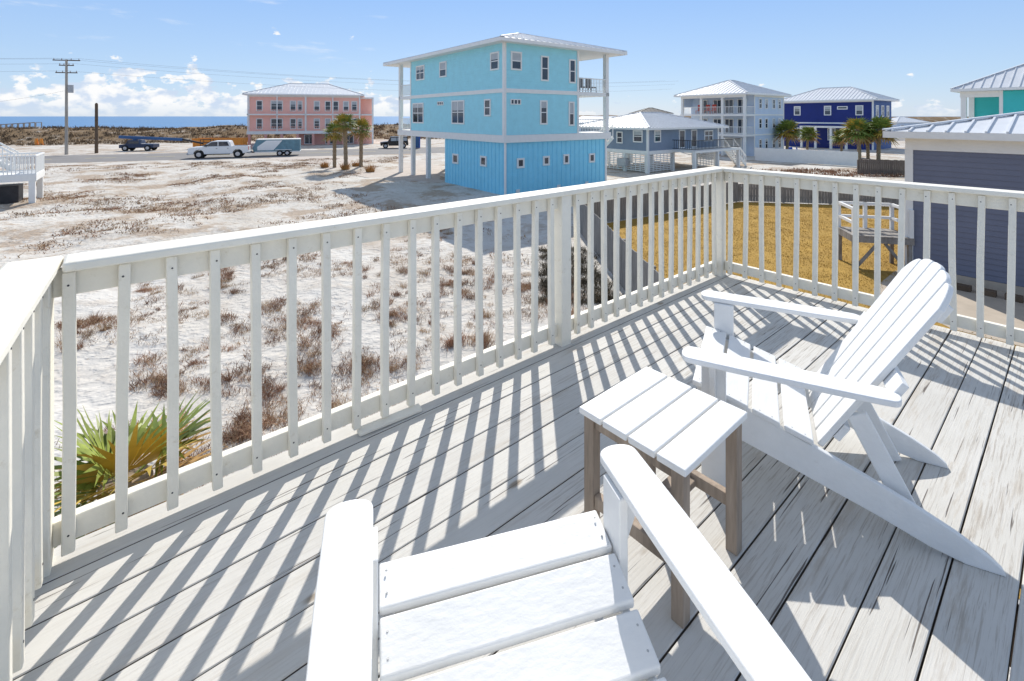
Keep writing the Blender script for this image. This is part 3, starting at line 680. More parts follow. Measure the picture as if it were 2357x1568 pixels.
def landing():
    c=gp(2010,614); a=math.radians(-15); t=thing('wooden_landing','small raised wooden landing with white handrails standing on the yellow lawn','landing',(c.x,c.y,G),a)
    m=MB()
    for i in range(9): m.box(-.85+i*.19,-.85+i*.19+.175,-.65,.65,1.1,1.14)
    m.build('platform',M['standwood'],t,True)
    m=MB(); m.box(-.85,.85,-.64,-.6,.92,1.095);m.box(-.85,.85,.6,.64,.92,1.095);m.box(-.85,-.81,-.6,.6,.92,1.095);m.box(.81,.85,-.6,.6,.92,1.095); m.build('platform_frame',M['standwood'],t,True)
    for x in(-.76,.76):
        for y in(-.56,.56):
            q=MB(); q.box(x-.05,x+.05,y-.04,y+.04,0,.915); q.build('leg',M['standwood'],t,True)
    for s in(-1,1):
        q=MB(); q.bar((s*.7,-.56,.1),(s*.1,-.56,.9),.05,.09); q.build('brace',M['standwood'],t,True)
    q=MB()
    for x,y in((-.78,-.6),(.78,-.6),(-.78,.6),(.78,.6),(0,.6)): q.box(x-.05,x+.05,y-.05,y+.05,1.14,2.02)
    for z in(1.48,1.93):
        q.box(-.83,.83,.56,.64,z,z+.09); q.box(-.82,-.74,-.6,.6,z+.002,z+.088); q.box(.74,.82,-.6,.6,z+.002,z+.088)
    q.build('handrail',M['trim'],t,True)
landing()
def left_deck():
    c=gp(66,476); t=thing('white_beach_deck','white stilted beach deck with picket railing at the left edge, on the sand','deck',(c.x,c.y,G),math.radians(38)); zf=1.75
    m=MB(); m.box(-4.5,.3,0,3,zf-.35,zf); m.build('platform',M['trim'],t,True)
    for x in(-4.2,-1.9,.12):
        for y in(.15,2.8):
            q=MB(); q.box(x-.13,x+.13,y-.13,y+.13,-.2,zf-.35); q.build('post',M['trim'],t,True)
    for y in(.05,2.95):
        q=MB(); q.box(-4.5,.3,y-.05,y+.05,zf+.98,zf+1.05); q.box(-4.5,.3,y-.03,y+.03,zf-.01,zf+.05)
        for k in range(31): q.box(-4.4+k*.155,-4.36+k*.155,y-.02,y+.02,zf+.04,zf+.985)
        q.build('railing',M['trim'],t,True)
    q=MB(); q.box(.2,.3,.1,2.9,zf+.981,zf+1.049); q.box(.22,.28,.1,2.9,zf-.01,zf+.05)
    for k in range(18): q.box(.23,.27,.2+k*.155,.24+k*.155,zf+.04,zf+.985)
    q.build('railing',M['trim'],t,True)
    q=MB()
    for k in range(9): q.box(-4.0+k*.3,-3.72+k*.3,3.1,4.3,zf+2.4-k*.26,zf+2.45-k*.26)
    for y in(3.05,4.35):
        q.bar((-4.1,y,zf+3.4),(-1.0,y,zf+1.0),.06,.1); q.bar((-4.1,y,zf+2.4),(-1.0,y,zf+.05),.06,.28)
        for k in range(8): q.bar((-4.1+k*.44,y,zf+2.4-k*.335),(-4.1+k*.44,y,zf+3.4-k*.34),.05,.05)
    q.build('stair',M['trim'],t,True)
    q=MB(); q.box(-2.6,-.5,.8,2.2,.0,1.1); q.build('storage_box',M['dark'],t,True,.03)
left_deck()
def dune_walk():
    a=at(-20,300,105);b=at(88,293,108); t=thing('dune_walkover','pale wooden walkway crossing the dune ridge at far left','walkway',(a.x,a.y,G)); m=MB()
    m.bar(a,b,1.6,.25); m.build('walkway',M['pole'],t)
    for s in(-.75,.75):
        q=MB()
        for k in range(9):
            p=a.lerp(b,k/8); q.bar(p+V(0,s,-3),p+V(0,s,1.1),.14,.14)
        q.bar(a+V(0,s,1.1),b+V(0,s,1.1),.12,.12); q.build('railing',M['pole'],t)
dune_walk()
# poles and wires
def pole():
    b=gp(153,356); t=thing('utility_pole','tall grey utility pole with crossarms and transformer at left','pole',b); H=12.3
    m=MB(); m.tube((0,0,-.3),(0,0,H),.19,.13,12); m.build('pole_shaft',M['pole'],t,True)
    dd=V(.97,.22,0)
    for z,l in((H-.1,1.5),(H-.75,.8),(H-1.7,1.2)):
        q=MB(); q.bar(dd*-l+V(0,0,z),dd*l+V(0,0,z),.12,.12); a=q.build('crossarm',M['pole2'],t,True)
        for u in(-.92,-.35,.35,.92):
            s=MB(); s.tube(dd*l*u+V(0,0,z+.06),dd*l*u+V(0,0,z+.26),.06,.04,8); s.build('insulator',M['grey'],a,True)
    q=MB(); q.tube(V(.55,0,H-4.3),V(.55,0,H-3.3),.3,.3,14); q.bar((0,0,H-3.6),(.4,0,H-3.6),.1,.1); q.build('transformer',M['grey'],t,True)
    b2=gp(222,353); t2=thing('utility_pole','short bare brown pole to the right of the tall utility pole','pole',b2); m=MB(); m.tube((0,0,-.3),(0,0,6.6),.2,.17,12); m.tube((0,0,6.6),(0,0,6.75),.17,.08,12); m.build('pole_shaft',M['pole2'],t2,True)
    return b,H
pb,PH=pole()
def wire(a,b,sag,n=24,r=.009,label='thin overhead power line running past the tall utility pole'):
    m=MB(); pr=None
    for i in range(n+1):
        k=i/n; p=a.lerp(b,k)-V(0,0,sag*4*k*(1-k))
        if pr is not None: m.tube(pr,p,r,r,4,False)
        pr=p
    tag(m.build('power_line',M['wire']),label,'wire','overhead power lines')
top=pb+V(0,0,PH)
for z,dx in((.15,-1.4),(.15,1.4),(-.5,.75),(-1.45,0)):
    a=top+V(dx,dx*.2,z)
    wire(a,a+V(CT,ST,0)*95+V(0,0,-.5),1.6); wire(a,a-V(CT,ST,0)*60+V(0,0,.3),.9)
wire(top+V(0,0,-4),top+V(-25,-6,-6.5),1.0)
# ------------------------------------------------------------ vehicles
def arch(cx,r,z0,n=8): return [(cx+r*math.cos(math.pi*(i/n)),z0+r*math.sin(math.pi*i/n)) for i in range(n+1)]
def wheel(t,x,y,r,w):
    s=1 if y>0 else -1
    q=MB(); q.tube((x,y-s*w,r),(x,y,r),r,r,20); wo=q.build('wheel',M['tyre'],t,True,.03)
    q=MB(); q.tube((x,y-s*.02,r),(x,y+s*.012,r),r*.62,r*.5,16); q.build('rim',M['rim'],wo,True)
X,Y,Z=V(1,0,0),V(0,1,0),V(0,0,1)
def pickup():
    c=gp(507,363); t=thing('pickup_truck','white crew cab pickup truck on the road in front of the pink house','truck',c,math.radians(20)); W=1.0
    prof=[(-3.05,.5),(-3.12,.95),(-3.05,1.22),(-2.7,1.33),(-1.55,1.38),(1.35,1.40),(3.12,1.40),(3.15,.65)]+arch(2.0,.54,.5)+arch(-2.0,.54,.5)
    m=MB(); m.prism(prof,(0,-W,0),X,Z,Y,2*W); m.build('body',M['carwhite'],t,True,.05)
    m=MB(); m.prism([(-1.7,1.36),(-.75,1.98),(-.45,2.04),(.95,2.04),(1.15,1.98),(1.35,1.39)],(0,-W+.09,0),X,Z,Y,2*W-.18); m.build('cab',M['carwhite'],t,True,.06)
    m=MB(); m.box(1.45,3.0,-W+.12,W-.12,1.398,1.41); m.build('truck_bed',M['black'],t,True)
    for s in(-1,1):
        y=s*(W-.085)
        for pts in([(-1.4,1.43),(-.72,1.92),(-.1,1.94),(-.1,1.43)],[(.0,1.43),(.0,1.94),(.9,1.94),(1.1,1.45)]):
            q=MB(); q.prism(pts,(0,y-.012,0),X,Z,Y,.024); q.build('window',M['glass'],t,True)
        for x in(-2.0,2.0): wheel(t,x,s*(W-.01),.46,.3)
        q=MB(); q.box(-3.1,-2.85,s*.72-.22,s*.72+.22,.98,1.2); q.build('headlight',M['glass'],t,True,.02)
        q=MB(); q.box(3.08,3.155,s*.88-.1,s*.88+.1,.95,1.34); q.build('tail_light',M['red'],t,True)
        q=MB(); q.box(-1.4,-1.2,s*1.0 if s>0 else -1.22,1.22 if s>0 else -1.0,1.42,1.62); q.build('mirror',M['black'],t,True,.02)
        q=MB(); q.box(-1.2,1.2,min(s*.97,s*1.03),max(s*.97,s*1.03),.42,.52); q.build('side_step',M['black'],t,True)
        for x in(-.05,1.1):
            q=MB(); q.box(x-.2,x-.05,min(s*.999,s*1.02),max(s*.999,s*1.02),1.15,1.19); q.build('door_handle',M['black'],t,True)
    q=MB(); q.prism([(-1.66,1.41),(-.84,1.94),(-.82,1.94),(-1.62,1.41)],(-.035,-W+.22,.02),X,Z,Y,2*W-.44); q.build('windscreen',M['glass'],t,True)
    q=MB(); q.box(-3.22,-3.03,-.95,.95,.45,.74); q.build('bumper',M['grey'],t,True,.03)
    q=MB(); q.box(3.12,3.28,-.95,.95,.5,.72); q.build('bumper',M['grey'],t,True,.03)
    q=MB(); q.box(-3.15,-3.06,-.5,.5,.8,1.2); q.build('grille',M['black'],t,True)
pickup()
def trailer():
    c=gp(640,358); t=thing('cargo_trailer','teal and white box trailer behind the white pickup truck','trailer',c,math.radians(20))
    m=MB(); m.prism([(-2.6,.55),(-2.75,1.0),(-2.3,2.05),(2.6,2.05),(2.6,.55)],(0,-1,0),X,Z,Y,2); m.build('body',M['trailer'],t,True,.03)
    m=MB(); m.box(-2.3,2.62,-1.03,1.03,2.04,2.12); m.build('roof_edge',M['trim'],t,True)
    m=MB(); m.box(-2.5,2.62,-1.02,1.02,.5,.6); m.build('frame',M['trim'],t,True)
    m=MB(); m.prism([(-2.2,1.2),(-1.2,1.95),(.6,1.95),(-.4,.75),(-2.2,.75)],(0,-1.012,0),X,Z,Y,.01); m.build('side_panel',M['carwhite'],t,True)
    for s in(-1,1):
        for x in(.3,1.15): wheel(t,x,s*1.16,.36,.2)
        q=MB(); q.box(-.2,1.65,min(s*1.0,s*1.2),max(s*1.0,s*1.2),.75,.81); q.build('fender',M['trim'],t,True)
    q=MB(); q.bar((-2.6,.5,.5),(-3.7,0,.5),.1,.12);q.bar((-2.6,-.5,.5),(-3.7,0,.5),.1,.12); q.build('tow_bar',M['black'],t,True)
trailer()
def suv():
    c=gp(908,341); t=thing('parked_car','black off road car parked beyond the road, left of the blue house','car',c,math.radians(15)); W=.9
    m=MB(); m.prism([(-2.1,.45),(-2.15,.95),(-1.0,1.08),(2.05,1.1),(2.1,.5)]+arch(1.35,.45,.42)+arch(-1.35,.45,.42),(0,-W,0),X,Z,Y,2*W); m.build('body',M['black'],t,True,.04)
    m=MB(); m.prism([(-1.0,1.06),(-.6,1.78),(1.95,1.8),(2.03,1.08)],(0,-W+.08,0),X,Z,Y,2*W-.16); m.build('cab',M['black'],t,True,.04)
    for s in(-1,1):
        for a,b in((-.55,.3),(.4,1.1),(1.2,1.85)):
            q=MB(); q.box(a,b,s*(W-.075)-.01,s*(W-.075)+.01,1.15,1.65); q.build('window',M['blind'],t,True)
        for x in(-1.35,1.35): wheel(t,x,s*(W+.02),.4,.26)
suv()
def lift():
    c=gp(322,347); t=thing('boom_lift','blue boom lift with its long arm lowered, parked beyond the road','machine',c,math.radians(12))
    m=MB(); m.prism([(-2.2,.45),(-2.2,.9),(-1.4,1.0),(-1.1,1.55),(.2,1.55),(.4,1.0),(2.1,.95),(2.1,.45)],(0,-.9,0),X,Z,Y,1.8); m.build('body',M['lbody'],t,True,.04)
    m=MB(); m.box(-1.2,.3,-.92,-.9,1.05,1.4); m.build('window',M['glass'],t,True)
    for s in(-1,1):
        for x in(-1.4,1.4): wheel(t,x,s*1.0,.42,.3)
    m=MB(); m.bar((-2.6,0,2.0),(5.5,0,1.55),.35,.4); m.bar((-.4,0,1.5),(-.9,0,1.95),.4,.4); m.build('boom',M['lblue'],t,True)
    m=MB(); m.bar((5.4,0,1.6),(8.2,0,.95),.22,.25); m.build('jib',M['dark'],t,True)
    m=MB(); m.box(8.0,9.4,-.5,.5,.55,.62)
    for x in(8.03,9.37):
        for y in(-.48,.48): m.box(x-.03,x+.03,y-.03,y+.03,.61,1.55)
    for z in(1.05,1.5): m.box(8.0,9.4,-.5,-.45,z,z+.06); m.box(8.0,9.4,.45,.5,z,z+.06); m.box(8.0,8.05,-.46,.46,z+.001,z+.059)
    m.build('basket',M['dark'],t,True)
lift()
def dumpster():
    c=gp(508,341); t=thing('orange_skip','long orange open skip behind the white pickup truck','skip',c,math.radians(12))
    m=MB(); P=[(-3.4,.25),(-3.6,1.55),(3.6,1.55),(3.4,.25)]
    m.prism(P,(0,-1.1,0),X,Z,Y,.08); m.prism(P,(0,1.02,0),X,Z,Y,.08); m.box(-3.4,3.4,-1.03,1.03,.25,.33); m.box(-3.5,-3.42,-1.03,1.03,.32,1.5); m.box(3.42,3.5,-1.03,1.03,.32,1.5); m.build('body',M['orange'],t,True)
    q=MB()
    for k in range(11): q.box(-3.3+k*.65,-3.2+k*.65,-1.16,-1.102,.28,1.51)
    q.box(-3.62,3.62,-1.17,-1.102,1.5,1.6); q.build('ribs',M['orange'],t,True)
    for s in(-1,1):
        q=MB(); q.box(s*2.8-.1,s*2.8+.1,-.9,.9,0,.25); q.build('skid',M['dark'],t,True)
dumpster()
c=gp(959,341); t=thing('portable_toilet','blue portable toilet standing left of the blue house columns','toilet',c,.2)
m=MB(); m.box(-.55,.55,-.55,.55,.08,2.05); m.build('cabin',M['bluep'],t,True,.03)
m=MB(); m.prism([(-.6,0),(.6,0),(.45,.22),(-.45,.22)],(0,-.6,2.05),X,Z,Y,1.2); m.build('roof',M['trim'],t,True,.02)
m=MB(); m.box(-.42,.42,-.575,-.552,.15,1.95); m.build('door',M['lblue'],t,True)
for k,px in enumerate((84,95)):
    c=gp(px,334); m=MB(); m.tube(c,c+V(0,0,.15),.45,.45,12); m.tube(c+V(0,0,.15),c+V(0,0,1.1),.28,.2,12)
    tag(m.build('traffic_drum',M['orange']),'orange traffic drum on the sand by the dune ridge at far left','barrel','orange drums by the dune')
for k,px in enumerate((1826,1842)):
    c=gp(px,362); t=thing('patio_chair','blue patio chair behind the white fence','chair',c,.4+k*.5,'blue patio chairs behind the white fence')
    m=MB(); m.box(-.3,.3,-.3,.3,.4,.46); m.build('seat',M['bluep'],t,True); m=MB(); m.obox((0,.32,.8),V(.3,0,0),V(0,.03,0),V(0,.08,.4)); m.build('backrest',M['bluep'],t,True)
    for x in(-.26,.26):
        for y in(-.26,.26): m=MB(); m.box(x-.03,x+.03,y-.03,y+.03,0,.4); m.build('leg',M['bluep'],t,True)
# ------------------------------------------------------------ palms
def fan(mb,base,d,pet,bl,n,droop,w,spread=2.0,web=0):
    d=Vector(d).normalized(); sd=d.cross(V(0,0,1)); 
    if sd.length<.05: sd=V(1,0,0)
    sd.normalize(); nr=sd.cross(d); p1=base+d*pet-V(0,0,droop*pet*.3)
    mb.bar(base,p1,min(w*.9,.03),w*.5)
    jit=.10 if not web else .05
    for i in range(n):
        a=-spread+2*spread*i/(n-1)+random.uniform(-.05,.05)*(0 if web else 1); q=d*math.cos(a)+sd*math.sin(a)+nr*random.uniform(-jit,jit*1.5)+nr*(.28*(abs(a)/spread)**1.5 if web else 0)
        q.normalize(); l=bl*(.72+.28*math.cos(a*.7))*random.uniform(.85,1.08); pe=q.cross(nr).normalized()
        if web:
            ww=l*.45*math.tan(spread/(n-1))*1.1; m1=p1+q*l*.45-V(0,0,droop*l*.05)+nr*(.007 if i%2 else -.007); m2=p1+q*l*.72-V(0,0,droop*l*.18); tip=p1+q*l-V(0,0,droop*l*random.uniform(.3,.75))
            mb.add([p1,m1+pe*ww,m1-pe*ww,m2+pe*ww*.55,m2-pe*ww*.55,tip],[(0,1,2),(1,3,4,2),(3,5,4)])
        else:
            mid=p1+q*l*.5-V(0,0,droop*l*.10); tip=p1+q*l-V(0,0,droop*l*random.uniform(.35,.6))
            mb.add([p1,mid+pe*w,tip,mid-pe*w],[(0,1,2,3)])
def palm_tree(label,loc,h,nf=26,bl=.85,pet=.7,group=None,leaf='frond',w=.045,nl=15):
    t=thing('palm_tree',label,'palm',loc,random.uniform(0,6),group)
    m=MB(); n=9; pr=V(0,0,-.1); ox=random.uniform(-.2,.2)
    for i in range(n):
        q=V(ox*((i+1)/n)**2,0,h*(i+1)/n); r=.17 if i<n-1 else .2; m.tube(pr,q,r+.025,r-.01,10,i==n-1 or i==0); pr=q
    m.build('trunk',M['trunk'],t,True)
    m=MB();m2=MB();m3=MB()
    for i in range(nf):
        az=i*2.39996+random.uniform(-.2,.2); e=math.radians(78-120*(i/nf)+random.uniform(-10,10)); dd=V(math.cos(az)*math.cos(e),math.sin(az)*math.cos(e),math.sin(e))
        fan(m2 if i>nf*.88 else (m3 if i%5==2 else m),pr+V(0,0,-.08),dd,pet*random.uniform(.8,1.1),bl*random.uniform(.85,1.1),nl,.5+.3*(i/nf),w)
    m.build('crown',M[leaf],t,True); m3.build('yellow_fronds',M['frondy'],t,True); m2.build('dead_fronds',M['frondb'],t,True)
    return t
def palmlab(i): return ['palm tree with slender trunk, leftmost of the three in front of the pink house','palm tree in the middle of the three in front of the pink house, tallest','palm tree with wide crown, rightmost of the three in front of the pink house'][i]
for i,(px,py,ty) in enumerate(((770,386,300),(796,392,283),(831,387,297))):
    b=gp(px,py); b.z=gz(b.x,b.y); palm_tree(palmlab(i),b,(py-ty)/F*b.y,nf=30,bl=.90,pet=.6)
pts=[(1767,352,300),(1812,356,298),(1858,352,308),(1937,360,315),(1978,368,298),(1998,366,306),(2022,368,296)]
pr=None
labs=['palm tree at the right corner of the pale blue porch house','palm tree left of the navy house, taller of the pair there','short palm tree in front of the navy house wall','palm tree in front of the white porch columns of the navy house','palm tree at the left of the bushy cluster near the dark fence','palm tree in the middle of the bushy cluster near the dark fence','palm tree at the right of the bushy cluster near the dark fence']
for i,(px,py,ty) in enumerate(pts):
    b=gp(px,py); h=(py-ty)/F*b.y
    if pr is None: pr=palm_tree(labs[i],b,h,nf=28,bl=1.2,pet=.8,w=.085,nl=15); hp=h
    else:
        c=copy_tree(pr); c.location=b; c.rotation_euler=(0,0,i*1.3); c.scale=(h/hp,)*3; c['label']=labs[i]
cb=at(290,1062,2.6); t=thing('palmetto','green and yellow fan palm seen through the balusters at lower left','palm',(cb.x,cb.y,G))
m=MB(); m.tube((0,0,-.2),(0,0,cb.z-G-.1),.16,.12,12); m.build('trunk',M['trunk'],t,True)
top=V(0,0,cb.z-G-.12)
for i,(dx,dy,dz,mt,pet,bl) in enumerate(((-.40,-.3,.9,'frondn',.16,.44),(-.75,.1,.5,'frondn',.12,.38),(.8,-.3,.62,'frondy',.22,.46),(.5,.6,.55,'frondn',.2,.38),(-.5,.7,.5,'frondn',.16,.36),(.95,-.1,.25,'frondb',.16,.42),(-.1,-.8,.4,'frondy',.12,.36),(.55,-.5,.15,'frondb',.14,.36),(-.7,-.5,-.1,'frondn',.14,.36),(.1,.9,.2,'frondb',.2,.36),(.3,-.3,1,'frondy',.1,.38),(.4,-.3,-.3,'frondb',.18,.34),(-.2,-.7,-.3,'frondn',.16,.36))):
    m=MB(); fan(m,top,V(dx,dy,dz),pet,bl,22,.20,.014,1.85,web=1); o=m.build('frond',M[mt],t,True)
    if mt!='frondn': o['label']='yellowed dry frond' if mt=='frondy' else 'brown dead frond'
# ------------------------------------------------------------ grasses
def blades(clumps,name,m,wid=(.006,.01),flat=1.0,aniso=1.0):
    VV=[];FF=[];k=0
    for x,y,z,R,H,n in clumps:
        a=RNG.uniform(0,2*np.pi,n); r=R*np.sqrt(RNG.uniform(0,1,n)); rot=RNG.uniform(0,np.pi); ex=r*np.cos(a); ey=r*np.sin(a)/RNG.uniform(1,aniso)
        bx=x+ex*np.cos(rot)-ey*np.sin(rot); by=y+ex*np.sin(rot)+ey*np.cos(rot)
        l=H*RNG.uniform(.35,1.15,n); la=RNG.uniform(0,2*np.pi,n); ln=RNG.uniform(.15,1.0,n)*l*flat
        w=RNG.uniform(wid[0],wid[1],n); wa=RNG.uniform(0,np.pi,n)
        tx=bx+ln*np.cos(la);ty=by+ln*np.sin(la);tz=z+l*RNG.uniform(.15,.95,n)
        mx=bx+ln*.4*np.cos(la);my=by+ln*.4*np.sin(la);mz=z+l*.45
        ux=w*np.cos(wa);uy=w*np.sin(wa)
        for i in range(n):
            VV+=[(bx[i]-ux[i],by[i]-uy[i],z-.03),(bx[i]+ux[i],by[i]+uy[i],z-.03),(mx[i]+ux[i]*.7,my[i]+uy[i]*.7,mz[i]),(mx[i]-ux[i]*.7,my[i]-uy[i]*.7,mz[i]),(tx[i],ty[i],tz[i])]
            FF+=[(k,k+1,k+2,k+3),(k+3,k+2,k+4)]; k+=5
    me=bpy.data.meshes.new(name); me.from_pydata(VV,[],FF); me.materials.append(m); return link(bpy.data.objects.new(name,me))
cl=[];cl2=[]
spots=[(860,690,60),(900,720,50),(1020,660,60),(1060,690,50),(1190,640,60),(1230,680,60),(1290,660,60),(1350,680,50),(340,830,60),(390,870,40),(490,880,70),(540,860,60),(610,880,40),(560,960,50),(600,980,60),(215,740,40),(225,780,40),(560,740,60),(640,700,40),(740,760,50),(760,880,40),(850,820,40),(960,820,50),(1090,800,30),(340,660,40),(520,640,60),(940,560,40),(1000,560,40),(620,620,40),(280,1020,30),(420,1050,40),(690,840,45),(880,640,50),(1120,720,45)]
for px,py,r in spots:
    x0,y0=px,py; big=random.uniform(.7,1.3)
    for k in range(int(17*big)):
        if random.random()<.14: x0=px+random.gauss(0,r*1.2); y0=py+random.gauss(0,r*.55)
        p=gp(x0+random.gauss(0,r*.45),y0+random.gauss(0,r*.3)); (cl if random.random()<.66 else cl2).append((p.x,p.y,gz(p.x,p.y),random.uniform(.10,.38),random.uniform(.07,.26)*big,random.randint(35,100)))
for k in range(2600):
    x=random.uniform(-10,2.6);y=random.uniform(5,18)
    if noise.noise(V(x*.4,y*.4,4))+.6*noise.noise(V(x*1.3,y*1.3,7))>.10+random.uniform(-.1,.22): (cl if random.random()<.5 else cl2).append((x,y,gz(x,y),random.uniform(.08,.42),random.uniform(.04,.16),random.randint(12,50)))
o=blades(cl,'dune_grass',M['grass'],(.003,.006),1.7,3.); tag(o,'dry dark brown beach grass in loose clumps on the white sand below the deck','grass',kind='stuff')
o=blades(cl2,'dune_grass',M['grasst'],(.003,.005),1.9,3.); tag(o,'pale tan dead grass mixed among the brown clumps on the sand below the deck','grass',kind='stuff')
cl=[];cl2=[]
for k in range(22000):
    x=random.uniform(-50,2);y=random.uniform(16,62); t_,d_=td(x,y)
    if d_>60 or d_<14: continue
    u=(x+.48)*-.6+(y-29.6)*.8; v=(x+.48)*.8+(y-29.6)*.6
    if v>-5 and u>-10 and x>-13: continue
    if noise.noise(V(x*.2,y*.2,8))+.5*noise.noise(V(x*.7,y*.7,2))>.04+random.uniform(-.05,.26): (cl if random.random()<.55 else cl2).append((x,y,gz(x,y),random.uniform(.2,.8),random.uniform(.05,.2),random.randint(9,18)))
o=blades(cl,'dune_grass',M['grass'],(.010,.02),2.0,3.); tag(o,'low dry brown grass patches spread over the sand between the deck and the road','grass',kind='stuff')
o=blades(cl2,'dune_grass',M['grasst'],(.010,.02),2.0,3.); tag(o,'low tan grass patches spread over the sand between the deck and the road','grass',kind='stuff')
cl=[]
for k in range(3600):
    t_=random.uniform(-190,60);d_=random.uniform(104,128)
    x,y=xy(t_,d_); cl.append((x,y,gz(x,y),random.uniform(.4,1.3),random.uniform(.4,1.0),random.randint(8,16)))
o=blades(cl,'ridge_grass',M['grassr'],(.05,.10)); tag(o,'brown scrub covering the long dune ridge before the sea','grass',kind='stuff')
for i,(px,py,lab) in enumerate(((747,386,'rust coloured grass tuft left of the three palm trees'),(795,392,'rust coloured grass tuft at the foot of the middle palm'),(852,396,'rust coloured grass tuft right of the three palm trees'),(820,386,'small rust coloured grass tuft between the middle and right palms'))):
    p=gp(px,py); o=blades([(0,0,0,.35,.95 if i<3 else .7,260)],'grass_tuft',M['tuft'],(.012,.02)); o.location=(p.x,p.y,gz(p.x,p.y)); tag(o,lab,'grass tuft')
cl=[]
for k in range(200):
    p=gp(random.uniform(1240,1440),random.uniform(575,700)); 
    if p.x<2.8: cl.append((p.x,p.y,G-.02,random.uniform(.15,.4),random.uniform(.15,.4),70))
o=blades(cl,'scrub',M['bushd'],(.005,.011),1.4,2.); tag(o,'dark scrub growing along the sand side of the grey picket fence','scrub',kind='stuff')
cl=[]
for k in range(260):
    p=gp(random.uniform(1690,2075),random.uniform(392,408)); cl.append((p.x,p.y,G,.5,.35,12))
o=blades(cl,'dune_grass',M['grass'],(.02,.04)); tag(o,'dry grass strip before the brown fence at right','grass',kind='stuff')
def inside(p,poly):
    c=False; n=len(poly)
    for i in range(n):
        x1,y1=poly[i];x2,y2=poly[(i+1)%n]
        if (y1>p[1])!=(y2>p[1]) and p[0]<(x2-x1)*(p[1]-y1)/(y2-y1)+x1: c=not c
    return c
cl=[]
while len(cl)<4200:
    x=random.uniform(3.2,21);y=random.uniform(8,27.5)
    if inside((x,y),LAWN): cl.append((x,y,G+.01,.35,random.uniform(.03,.06),16))
o=blades(cl,'lawn_grass',M['lawnb'],(.005,.010),1.3); tag(o,'dormant golden grass of the fenced lawn','grass',kind='stuff')
# ------------------------------------------------------------ camera, light, sky
cam=bpy.data.cameras.new('camera'); co=link(bpy.data.objects.new('camera',cam)); co.location=(0,0,CZ); co.rotation_euler=(math.radians(90),0,0)
cam.sensor_width=36; cam.lens=36*F/2357.; cam.shift_y=-(784-HY)/2357.; cam.clip_end=100000; cam.clip_start=.05; S.camera=co
az=math.atan2(.03,1); el=math.radians(40)
sd=V(math.sin(az)*math.cos(el),math.cos(az)*math.cos(el),math.sin(el))
sun=bpy.data.lights.new('sun','SUN'); sun.energy=4.9; sun.angle=math.radians(.5); sun.color=(1,.95,.87); so=link(bpy.data.objects.new('sun',sun)); so.rotation_euler=(-sd).to_track_quat('-Z','Y').to_euler(); so.location=(0,0,30)
w=bpy.data.worlds.new('World'); S.world=w; w.use_nodes=True; nt=w.node_tree; L=nt.links; bg=nt.nodes['Background']; STR=.13
sky=nd(nt,'ShaderNodeTexSky'); sky.sky_type='NISHITA'; sky.sun_disc=False; sky.sun_elevation=el; sky.sun_rotation=az; sky.air_density=1.0; sky.dust_density=.2; sky.ozone_density=3.0
tc=nd(nt,'ShaderNodeTexCoord'); sx=nd(nt,'ShaderNodeSeparateXYZ'); L.new(tc.outputs['Generated'],sx.inputs[0])
mp=nd(nt,'ShaderNodeMapping'); mp.inputs['Scale'].default_value=(1,1,1.7); mp.inputs['Location'].default_value=(.35,.1,0); L.new(tc.outputs['Generated'],mp.inputs['Vector'])
n1=nd(nt,'ShaderNodeTexNoise',Scale=19.0,Detail=10.0,Roughness=.60); L.new(mp.outputs[0],n1.inputs['Vector'])
def mr(x,a,b,c=0.,d=1.,smooth=False):
    q=nd(nt,'ShaderNodeMapRange')
    if smooth:q.interpolation_type='SMOOTHSTEP'
    for i,vv in enumerate((a,b,c,d)): q.inputs[i+1].default_value=vv
    L.new(x,q.inputs[0]); return q.outputs[0]
def mth(op,a,b):
    q=nd(nt,'ShaderNodeMath',operation=op)
    for i,x in enumerate((a,b)):
        if isinstance(x,float): q.inputs[i].default_value=x
        else: L.new(x,q.inputs[i])
    return q.outputs[0]
def ramp(x,els):
    r=nd(nt,'ShaderNodeValToRGB'); e=r.color_ramp.elements
    while len(e)<len(els): e.new(.5)
    for q,(p,c) in zip(e,els): q.position=p; q.color=(*c,1)
    L.new(x,r.inputs[0]); return r.outputs[0]
sky_fill=ramp(sx.outputs['Z'],[(0,(.56,.69,.88)),(.06,(.47,.65,.91)),(.24,(.31,.53,.94)),(.45,(.41,.52,.73)),(1,(.44,.51,.63))])  # sky colours by height; bands above the frame are shaped to fill shadows
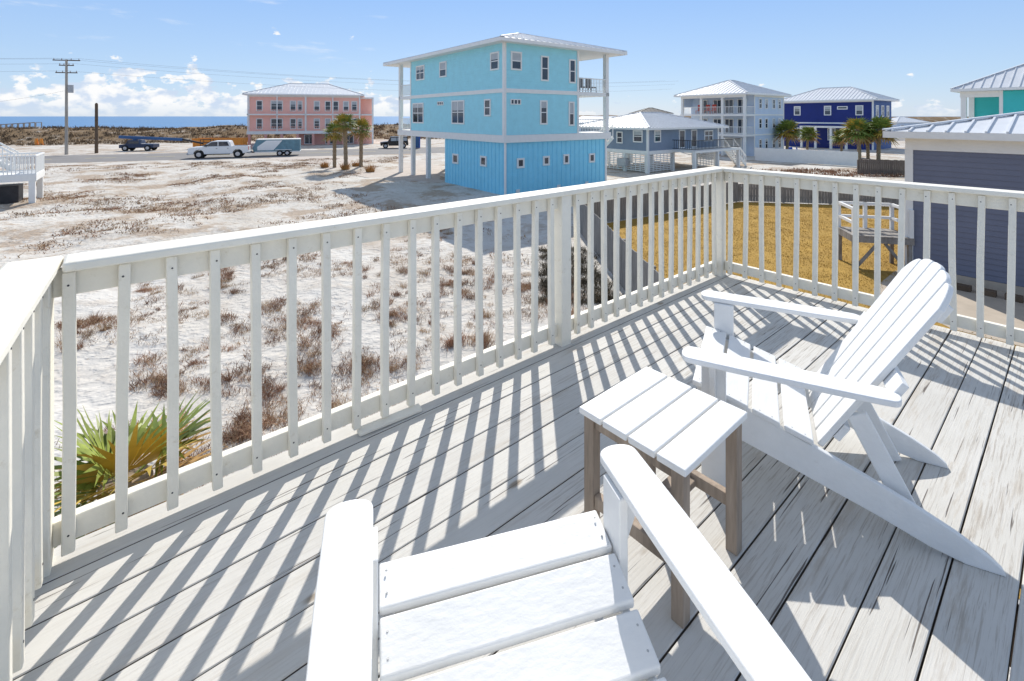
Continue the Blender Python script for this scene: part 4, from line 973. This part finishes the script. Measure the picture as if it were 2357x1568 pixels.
sc=nd(nt,'ShaderNodeVectorMath',operation='SCALE'); L.new(sky_fill,sc.inputs[0]); sc.inputs['Scale'].default_value=1/STR
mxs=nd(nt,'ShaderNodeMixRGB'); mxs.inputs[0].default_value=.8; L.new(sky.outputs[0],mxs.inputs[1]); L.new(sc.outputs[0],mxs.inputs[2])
thr=mth('ADD',mr(sx.outputs['Z'],0.01,.11,.33,.66),mr(sx.outputs['X'],-.38,.05,0.,.17))
den=mr(mth('SUBTRACT',n1.outputs['Fac'],thr),0.,.06,0.,.97,True)
den=mth('MULTIPLY',den,mr(sx.outputs['Z'],.0,.025,.25,1.))
n2=nd(nt,'ShaderNodeTexNoise',Scale=30.0,Detail=6.0); L.new(mp.outputs[0],n2.inputs['Vector'])
cc=nd(nt,'ShaderNodeMixRGB'); L.new(mr(n2.outputs['Fac'],.38,.56,0.,1.,True),cc.inputs[0]); cc.inputs[1].default_value=(.62/STR,.73/STR,.90/STR,1); cc.inputs[2].default_value=(1/STR,1/STR,1/STR,1)
mp2=nd(nt,'ShaderNodeMapping'); mp2.inputs['Scale'].default_value=(5,5,26); L.new(tc.outputs['Generated'],mp2.inputs['Vector'])
n3=nd(nt,'ShaderNodeTexNoise',Scale=1.3,Detail=8.0,Roughness=.62); L.new(mp2.outputs[0],n3.inputs['Vector'])
wi=mth('MULTIPLY',mr(n3.outputs['Fac'],.57,.76,0.,.55,True),mth('MULTIPLY',mr(sx.outputs['X'],-.35,-.15,1.,0.),mr(sx.outputs['Z'],.08,.14,0.,1.)))
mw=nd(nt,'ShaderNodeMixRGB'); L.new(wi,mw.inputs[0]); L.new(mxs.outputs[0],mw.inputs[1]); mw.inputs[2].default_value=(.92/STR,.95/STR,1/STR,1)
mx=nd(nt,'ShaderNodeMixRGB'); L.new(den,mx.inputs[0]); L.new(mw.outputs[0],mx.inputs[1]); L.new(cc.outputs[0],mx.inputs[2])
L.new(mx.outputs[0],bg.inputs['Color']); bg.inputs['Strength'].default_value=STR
S.view_settings.view_transform='Standard'; S.view_settings.look='None'; S.view_settings.exposure=0
